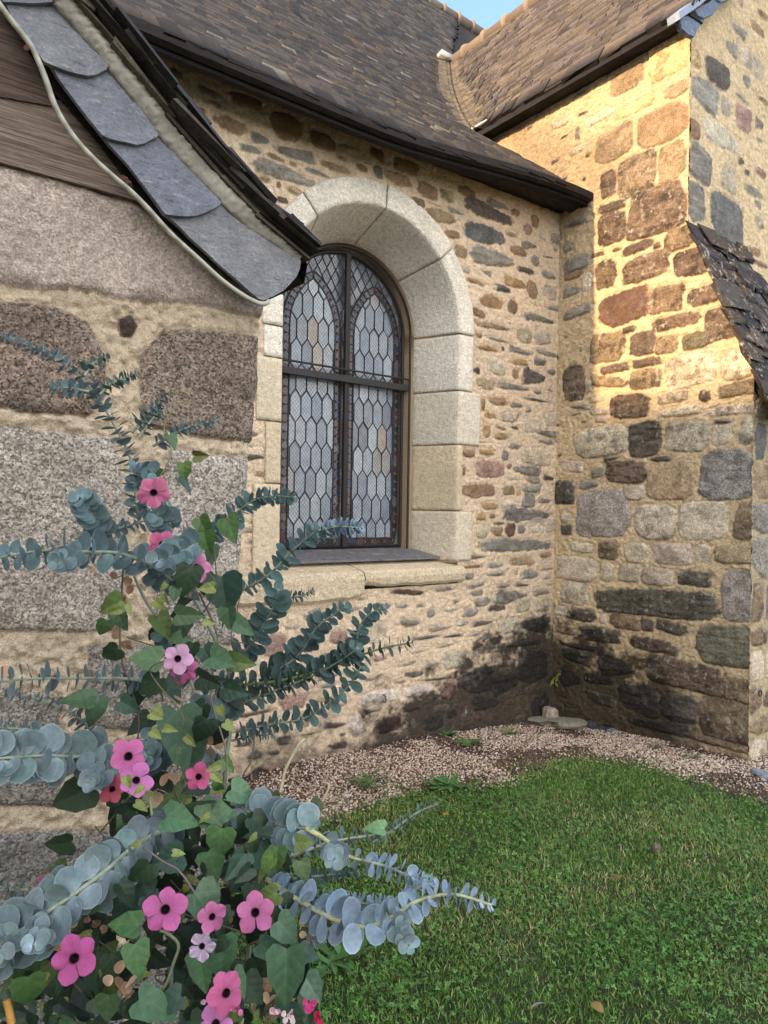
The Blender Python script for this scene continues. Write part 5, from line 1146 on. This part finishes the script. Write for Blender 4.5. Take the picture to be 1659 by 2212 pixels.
# dead tan leaves still on the shrub
dl = MB()
def dead(x, y, r, d, face=.35):
    c = lin(*[(188, 152, 124), (172, 136, 108), (202, 170, 142)][rng.integers(3)])*.85*rng.uniform(.8, 1.1); view = CAM-at(x, y, d); view /= np.linalg.norm(view)
    a = rng.uniform(0, 6.28); euc_leaf(dl, at(x, y, d), RC*math.cos(a)+UC*math.sin(a)+view*rng.normal(0, .4), view*face+rng.normal(0, .6, 3), r/F*d*.42, c)
for k in range(22): dead(262+rng.normal(0, 9), 1240+k*8.5, 24, 1.33, .25)
for x, y, r, d, n in ((350, 1705, 34, 1.12, 9), (262, 2125, 34, .98, 8), (292, 1258, 26, 1.28, 2), (240, 1246, 24, 1.3, 4), (455, 1590, 28, 1.24, 6), (150, 2005, 24, 1.0, 5), (205, 2000, 22, 1.1, 10), (470, 1955, 24, 1.14, 5), (40, 1490, 34, 1.14, 2), (505, 1905, 26, 1.18, 5), (410, 1500, 24, 1.24, 4), (560, 2130, 30, 1.05, 9), (600, 2170, 26, 1.06, 12), (655, 2010, 22, 1.08, 6), (190, 1960, 20, 1.1, 8), (215, 1150, 26, 1.26, 4), (440, 2030, 22, 1.1, 5), (630, 2140, 22, 1.1, 8)):
    for k in range(n): dead(x+rng.normal(0, 19), y+rng.normal(0, 19), r*rng.uniform(.8, 1.2), d+rng.normal(0, .04))
dl.build('dead_leaves', M['petal'], euc, True)

# ------------------------------------------------------------------ climbing vine with pink flowers
vb = at(300, 2212, 1.2); vb[2] = float(zg(vb[0], vb[1]))
vine = thing('flowering_vine', 'dark green climbing vine with pink dark eyed flowers twined through the eucalyptus', 'vine', tuple(vb))
HALF = [(0, 0), (.16, -.10), (.33, -.12), (.46, .02), (.47, .22), (.39, .45), (.27, .66), (.13, .85), (0, 1)]
def vleaf(mb, p, tip, nrm, S, col, fold=.2, curl=.25, asp=1.0):
    tip = tip/np.linalg.norm(tip); nrm = nrm-tip*(nrm@tip); nrm /= np.linalg.norm(nrm)+1e-9; s_ = np.cross(tip, nrm); V = []; C = []; AX = []
    for sg in (-1, 1):
        b0 = len(V)
        for k, (u, v) in enumerate(HALF):
            uu = u*asp; wob = 1+.10*(1 if k % 2 else -1)*(.6 if k > 2 else .2)
            for f in (0, .5, 1):
                w_ = uu*f*wob; vv = max(v, 0)*(1-f)+v*f if v < 0 else v
                z = fold*w_-curl*vv*vv+.03*math.sin(vv*18)*f*(1-f)*4*.6
                V.append(p+(s_*sg*w_+tip*vv+nrm*z)*S); AX.append((f*(uu/.47 if uu else 0), max(vv, 0), 1.0)); C.append(col*(1.0 if f == 0 else (.92 if k % 2 else 1.05)))
    n = len(HALF); q = []
    for sgi in (0, 1):
        b = sgi*n*3
        for k in range(n-1):
            for f in range(2):
                a_ = (b+k*3+f, b+k*3+f+1, b+(k+1)*3+f+1, b+(k+1)*3+f); q.append(a_ if sgi else a_[::-1])
    mb.add(V, [q], np.array(C), np.array(AX))
lv = MB(); LC = [(62, 88, 62), (52, 76, 56), (72, 98, 66), (46, 68, 52), (58, 84, 70), (92, 112, 62)]
def put(x, y, s, ang, d, tone=None, tilt=.35, asp=1.0):
    """leaf base at (x, y), tip pointing at ang degrees below the horizontal right"""
    p = at(x, y, d); a = R(ang); view = CAM-p; view /= np.linalg.norm(view); tip = RC*math.cos(a)-UC*math.sin(a)+view*rng.normal(0.1, tilt*.7)
    c = lin(*(LC[rng.integers(len(LC))] if tone is None else tone))*.85*rng.uniform(.8, 1.15)
    vleaf(lv, p, tip, view+rng.normal(0, tilt, 3)+UC*.15, s/F*d, c, rng.uniform(.05, .6), rng.uniform(.0, .5), asp*rng.uniform(.72, 1.02))
DK = (56, 82, 60)
for (x, y, s, ang, d, *tn) in [(382, 1535, 118, 88, 1.16, (64, 92, 68)), (420, 1590, 95, 100, 1.2, DK), (478, 1245, 92, 80, 1.26, (52, 78, 66)), (420, 1280, 60, 140, 1.28), (200, 1700, 105, 155, 1.14, (50, 70, 50)), (345, 1425, 66, 185, 1.2, (76, 104, 68)), (455, 1420, 60, 20, 1.22, (78, 108, 78)), (440, 1400, 55, 60, 1.24), (500, 1430, 50, 5, 1.24),
      (560, 1820, 96, 60, 1.08, (66, 94, 80)), (480, 1790, 76, 100, 1.05, (76, 108, 66)), (360, 1765, 70, 10, 1.06, (74, 108, 76)), (440, 1755, 70, 0, 1.08, (72, 104, 70)), (395, 1845, 72, 160, 1.04), (450, 1840, 66, 70, 1.05, (62, 92, 58)), (280, 1760, 70, 100, 1.12), (155, 1820, 70, 170, 1.15, (46, 70, 46)), (115, 1870, 50, 60, 1.18),
      (300, 2000, 70, 185, 1.0, (70, 104, 62)), (290, 2040, 72, 80, .98, (74, 108, 66)), (60, 2110, 84, 88, .94, (76, 112, 62)), (15, 2070, 90, 95, .95, (70, 104, 58)), (110, 2020, 60, 140, .98, (80, 120, 66)), (60, 1990, 70, 100, 1.0), (430, 2060, 80, 80, 1.0, (72, 106, 72)), (475, 2030, 90, 85, 1.02, (70, 104, 74)), (470, 1990, 60, 60, 1.06),
      (620, 2050, 120, 92, .98, (62, 92, 66)), (560, 2040, 66, 30, 1.02, (70, 104, 78)), (505, 2100, 60, 60, 1.0, (82, 118, 82)), (600, 1990, 80, 45, 1.0, (80, 106, 84)), (660, 2110, 72, 60, 1.0, (96, 122, 104)), (300, 2160, 90, 20, .93, (58, 90, 62)), (235, 2150, 70, 95, .95), (390, 2150, 70, 150, .94), (420, 1930, 90, 50, 1.0, (84, 110, 84)), (330, 1930, 80, 175, 1.05),
      (490, 1120, 62, 70, 1.3, (76, 104, 60)), (430, 1120, 55, 60, 1.28, (84, 114, 66)), (440, 1150, 50, 75, 1.27, (80, 112, 62)), (455, 1180, 50, 90, 1.3), (395, 1000, 44, 80, 1.33), (385, 1035, 44, 40, 1.32), (420, 985, 32, 0, 1.33, (104, 104, 58)), (345, 1010, 40, 150, 1.34), (365, 940, 36, 60, 1.35), (395, 1185, 46, 60, 1.27),
      (230, 1340, 46, 110, 1.26, (80, 108, 66)), (250, 1320, 50, 60, 1.27), (210, 1510, 64, 95, 1.18, (74, 104, 78)), (260, 1515, 50, 30, 1.2), (200, 1512, 70, 185, 1.18, (70, 98, 66)), (500, 1340, 60, 30, 1.26, (74, 104, 72)), (400, 1340, 60, 120, 1.26), (340, 1330, 60, 60, 1.28), (300, 1470, 66, 95, 1.26), (360, 1465, 66, 60, 1.26), (480, 1640, 40, 50, 1.2, (96, 128, 74)), (470, 1690, 36, 80, 1.2, (90, 124, 76)),
      (520, 1700, 50, 150, 1.14), (500, 1705, 60, 20, 1.12, (86, 116, 84)), (590, 1710, 50, 100, 1.14, (84, 88, 62)), (690, 1730, 40, 130, 1.1, (104, 116, 84)), (590, 1850, 50, 130, 1.02, (100, 130, 68)), (600, 1830, 60, 95, 1.03, (84, 116, 66)), (650, 1860, 56, 75, 1.04, (104, 128, 92)), (640, 1820, 40, 0, 1.02, (112, 130, 70)), (830, 1790, 44, 190, 1.2, (104, 140, 96))]:
    put(x, y, s, ang, d, tn[0] if tn else None, .25)
def inpp(x, y, P): return bool(inpoly(np.array([x]), np.array([y]), np.array(P, float))[0])
bodyP = [(250, 1290), (340, 1230), (450, 1180), (500, 1300), (510, 1500), (480, 1690), (560, 1720), (600, 1800), (620, 1900), (640, 2000), (690, 2260), (-30, 2260), (-20, 2080), (90, 1990), (230, 1880), (250, 1790), (210, 1760), (290, 1640), (250, 1480)]
k = 0
while k < 400:
    x, y = rng.uniform(-30, 700), rng.uniform(1180, 2260)
    if not inpp(x, y, bodyP) or (y < 1700 and rng.random() < .80): continue
    k += 1; put(x, y, rng.uniform(30, 72), rng.normal(88, 48), rng.uniform(1.06, 1.4) if y < 1800 else rng.uniform(1.0, 1.32), None if rng.random() < .25 else [(38, 56, 42), (46, 66, 46), (52, 74, 52), (34, 50, 42)][rng.integers(4)], .4)
k = 0
while k < 60:                                       # small pale bracts and buds
    x, y = rng.uniform(20, 640), rng.uniform(1250, 2212)
    if not inpp(x, y, bodyP): continue
    k += 1; put(x, y, rng.uniform(22, 36), rng.normal(95, 60), rng.uniform(.98, 1.15), (122, 132, 72), .4, .8)
lv.build('leaves', M['vine'], vine, True)
vs_ = MB()
for pts, d, r, c in [([(430, 1280), (470, 1380), (455, 1500), (490, 1640), (470, 1800)], [1.3, 1.15], .0016, (110, 104, 84)), ([(270, 1180), (262, 1300), (262, 1420), (300, 1560), (270, 1700)], [1.32, 1.2], .0016, (96, 84, 76)), ([(605, 1712), (618, 1660), (645, 1610), (658, 1596)], [1.12, 1.14], .0024, (170, 160, 132)), ([(682, 1790), (690, 1745), (706, 1712), (710, 1695), (700, 1690)], [1.1, 1.12], .002, (166, 156, 128)),
      ([(310, 1830), (350, 1860), (390, 1885), (440, 1960)], [1.02, 1.0], .0016, (110, 96, 96)), ([(295, 2180), (350, 2140), (375, 2080), (385, 2040), (360, 2015), (345, 2010)], [.96, .95], .0022, (112, 118, 92)), ([(385, 845), (400, 848), (412, 860), (405, 872), (388, 870), (360, 905), (355, 935), (370, 980), (340, 1040)], [1.36, 1.34], .0013, (140, 128, 92)), ([(215, 1282), (230, 1300), (255, 1300), (240, 1320)], [1.28, 1.27], .0013, (150, 136, 100)),
      ([(300, 1730), (322, 1730), (328, 1760)], [1.06, 1.05], .002, (130, 140, 90)), ([(540, 1980), (580, 2000), (610, 2040)], [1.02, 1.0], .0016, (100, 96, 76)), ([(215, 1800), (240, 1770), (280, 1720)], [1.16, 1.14], .0014, (104, 110, 70)), ([(25, 2212), (20, 2185), (14, 2160)], [.95, .95], .005, (186, 140, 70)), ([(520, 1280), (510, 1330), (500, 1380), (530, 1390)], [1.3, 1.3], .0012, (120, 112, 96)), ([(440, 1090), (460, 1170), (470, 1270)], [1.3, 1.28], .0012, (96, 92, 70))]:
    dd = np.interp(np.linspace(0, 1, len(pts)), [0, 1], d); vs_.tube(spline([at(x, y, q) for (x, y), q in zip(pts, dd)], 40), r, lin(*c)*.85, 6); vs_.build('stem', M['stem'], vine, True); vs_ = MB()
for k in range(46):
    x, y = rng.uniform(60, 620), rng.uniform(1350, 2200)
    if inpp(x, y, bodyP):
        d = rng.uniform(1.05, 1.3); pts = [(x+rng.normal(0, 20)+j*rng.normal(0, 16), y-j*45+rng.normal(0, 14)) for j in range(4)]; vs_.tube(spline([at(a, b, d+rng.normal(0, .01)) for a, b in pts], 20), .0013, lin(104, 100, 78)*.85*rng.uniform(.6, 1), 5); vs_.build('stem', M['stem'], vine, True); vs_ = MB()
def flower(x, y, r, d, col, tilt=(0, 0), spin=0, wither=0.0, group=None, label=None):
    S = r/F*d; mb = MB(); base = lin(*col)*np.array([.58, .62, .66])
    for k in range(5):
        a0 = spin+k*2*math.pi/5+rng.normal(0, .05); nu, nv = 9, 11; V = []; C = []; half = .70*rng.uniform(.92, 1.04); lenk = rng.uniform(.88, 1.06); pt = rng.normal(0, .12); pc = rng.uniform(.9, 1.08)
        for i in range(nu):
            t = i/(nu-1); rr_ = .17+(.83*lenk)*t
            for j in range(nv):
                u = j/(nv-1)*2-1; w_ = half*(.95+.16*t-.14*t**4)*(1-.0*t); rad = rr_
                edge_ = t**3*(.16*abs(u)**3-.05*(1-abs(u))*(1 if abs(u) < .25 else 0)); rad -= edge_*1.4
                aa = a0+u*w_*.95; z = .10*math.sin(t*2.2)-.06*t*t+.035*u*(1 if k % 2 else -1)+(wither*.3*math.sin(5*u+k)*t)
                z += pt*t*t+.045*math.sin(5*u+k*2.3)*t*t-.05*(1-abs(u))*t; V.append((rad*math.cos(aa), rad*math.sin(aa), z)); C.append(base*pc*(1+.34*(t-.55)+(.07 if j % 2 else -.07)*(1-t*.6)+rng.normal(0, .03)) if t > .02 else lin(70, 20, 44))
        mb.add(np.array(V)*S, [[(i*nv+j, (i+1)*nv+j, (i+1)*nv+j+1, i*nv+j+1) for i in range(nu-1) for j in range(nv-1)]], np.array(C))
    p = at(x, y, d); view = CAM-p; view /= np.linalg.norm(view); n_ = view+RC*tilt[0]+UC*tilt[1]; n_ /= np.linalg.norm(n_); xx = np.cross(UC, n_); xx /= np.linalg.norm(xx); yy = np.cross(n_, xx)
    Wm = Matrix(((xx[0], yy[0], n_[0], p[0]), (xx[1], yy[1], n_[1], p[1]), (xx[2], yy[2], n_[2], p[2]), (0, 0, 0, 1)))
    o = mb.build('flower', M['petal'], vine, True); o.matrix_basis = Wm
    th_ = MB(); V = [(0, 0, -.22)]; n = 14
    for rr_, z in ((.10, -.12), (.17, .05), (.215, .095)):
        for k in range(n): a = 2*math.pi*k/n; q = 1+(.10*math.sin(5*(a-spin)) if rr_ > .22 else 0); V.append((rr_*q*math.cos(a), rr_*q*math.sin(a), z))
    T = [(0, 1+k, 1+(k+1) % n) for k in range(n)]; Q = [(1+l*n+k, 1+(l+1)*n+k, 1+(l+1)*n+(k+1) % n, 1+l*n+(k+1) % n) for l in range(2) for k in range(n)]
    C = np.array([lin(20, 6, 12)]*(1+2*n)+[lin(66, 18, 44)]*n); th_.add(np.array(V)*S, [T, Q], C)
    tb = [(0, 0, -.22), (0.02, -.05, -.5), (.03, -.2, -.75)]; th_.tube(np.array(tb)*S, [S*.13, S*.12, S*.08], lin(150, 110, 130), 8)
    t_o = th_.build('throat', M['petal'], None, True); t_o.parent = o
    return o
FL = [(332, 1064, 32, 1.2, (226, 122, 156), (.05, .1)), (351, 1176, 30, 1.2, (214, 104, 140), (-.1, .3)), (425, 1225, 29, 1.2, (228, 138, 178), (.1, .1)), (398, 1447, 28, 1.16, (214, 110, 158), (.2, -.3)), (384, 1423, 31, 1.13, (236, 178, 206), (0, .1)), (243, 1705, 27, 1.10, (206, 96, 112), (-.5, .1)), (277, 1634, 38, 1.06, (222, 116, 166), (0, .15)), (294, 1686, 34, 1.04, (226, 130, 188), (.1, .2)),
      (429, 1678, 28, 1.06, (214, 98, 138), (.1, 0)), (357, 1965, 42, .96, (210, 106, 160), (-.1, .1)), (458, 1980, 30, .97, (220, 124, 168), (-.1, -.3)), (551, 1971, 38, .96, (220, 122, 168), (.1, 0)), (160, 2070, 43, .90, (200, 92, 148), (0, 0)), (488, 2145, 38, .90, (218, 106, 150), (.15, -.1)), (466, 2212, 36, .9, (224, 136, 188), (0, .4)), (460, 1738, 24, 1.14, (206, 104, 164), (.2, .9)), (92, 1905, 18, 1.1, (196, 104, 138), (-.8, .5)), (436, 2044, 27, .96, (226, 196, 214), (.1, .1))]
for i, (x, y, r, d, c, tl) in enumerate(FL):
    o = flower(x, y, r*1.06, d, c, (tl[0]+rng.normal(0, .22), tl[1]+rng.normal(.08, .2)), rng.uniform(0, 6.28), 1.0 if i == 17 else rng.uniform(0, .25))
    if i == 17: o['label'] = 'pale withered flower with browned edges'
bd = MB()
for x, y, r, c in ((665, 2170, 12, (196, 70, 128)), (684, 2200, 12, (178, 40, 76)), (510, 2178, 10, (206, 110, 160)), (455, 2170, 10, (214, 180, 196)), (594, 2185, 9, (210, 170, 180)), (625, 2195, 10, (214, 190, 190))):
    bd = MB()
    for k in range(7):
        a = rng.uniform(0, 6.28); p = at(x+rng.normal(0, r*.4), y+rng.normal(0, r*.4), .96); view = CAM-p; view /= np.linalg.norm(view); euc_leaf(bd, p, RC*math.cos(a)+UC*math.sin(a)+view*.3, view+rng.normal(0, .5, 3), r/F*.96*.6, lin(*c)*.85*rng.uniform(.8, 1.1))
    bd.build('bud', M['petal'], vine, True)
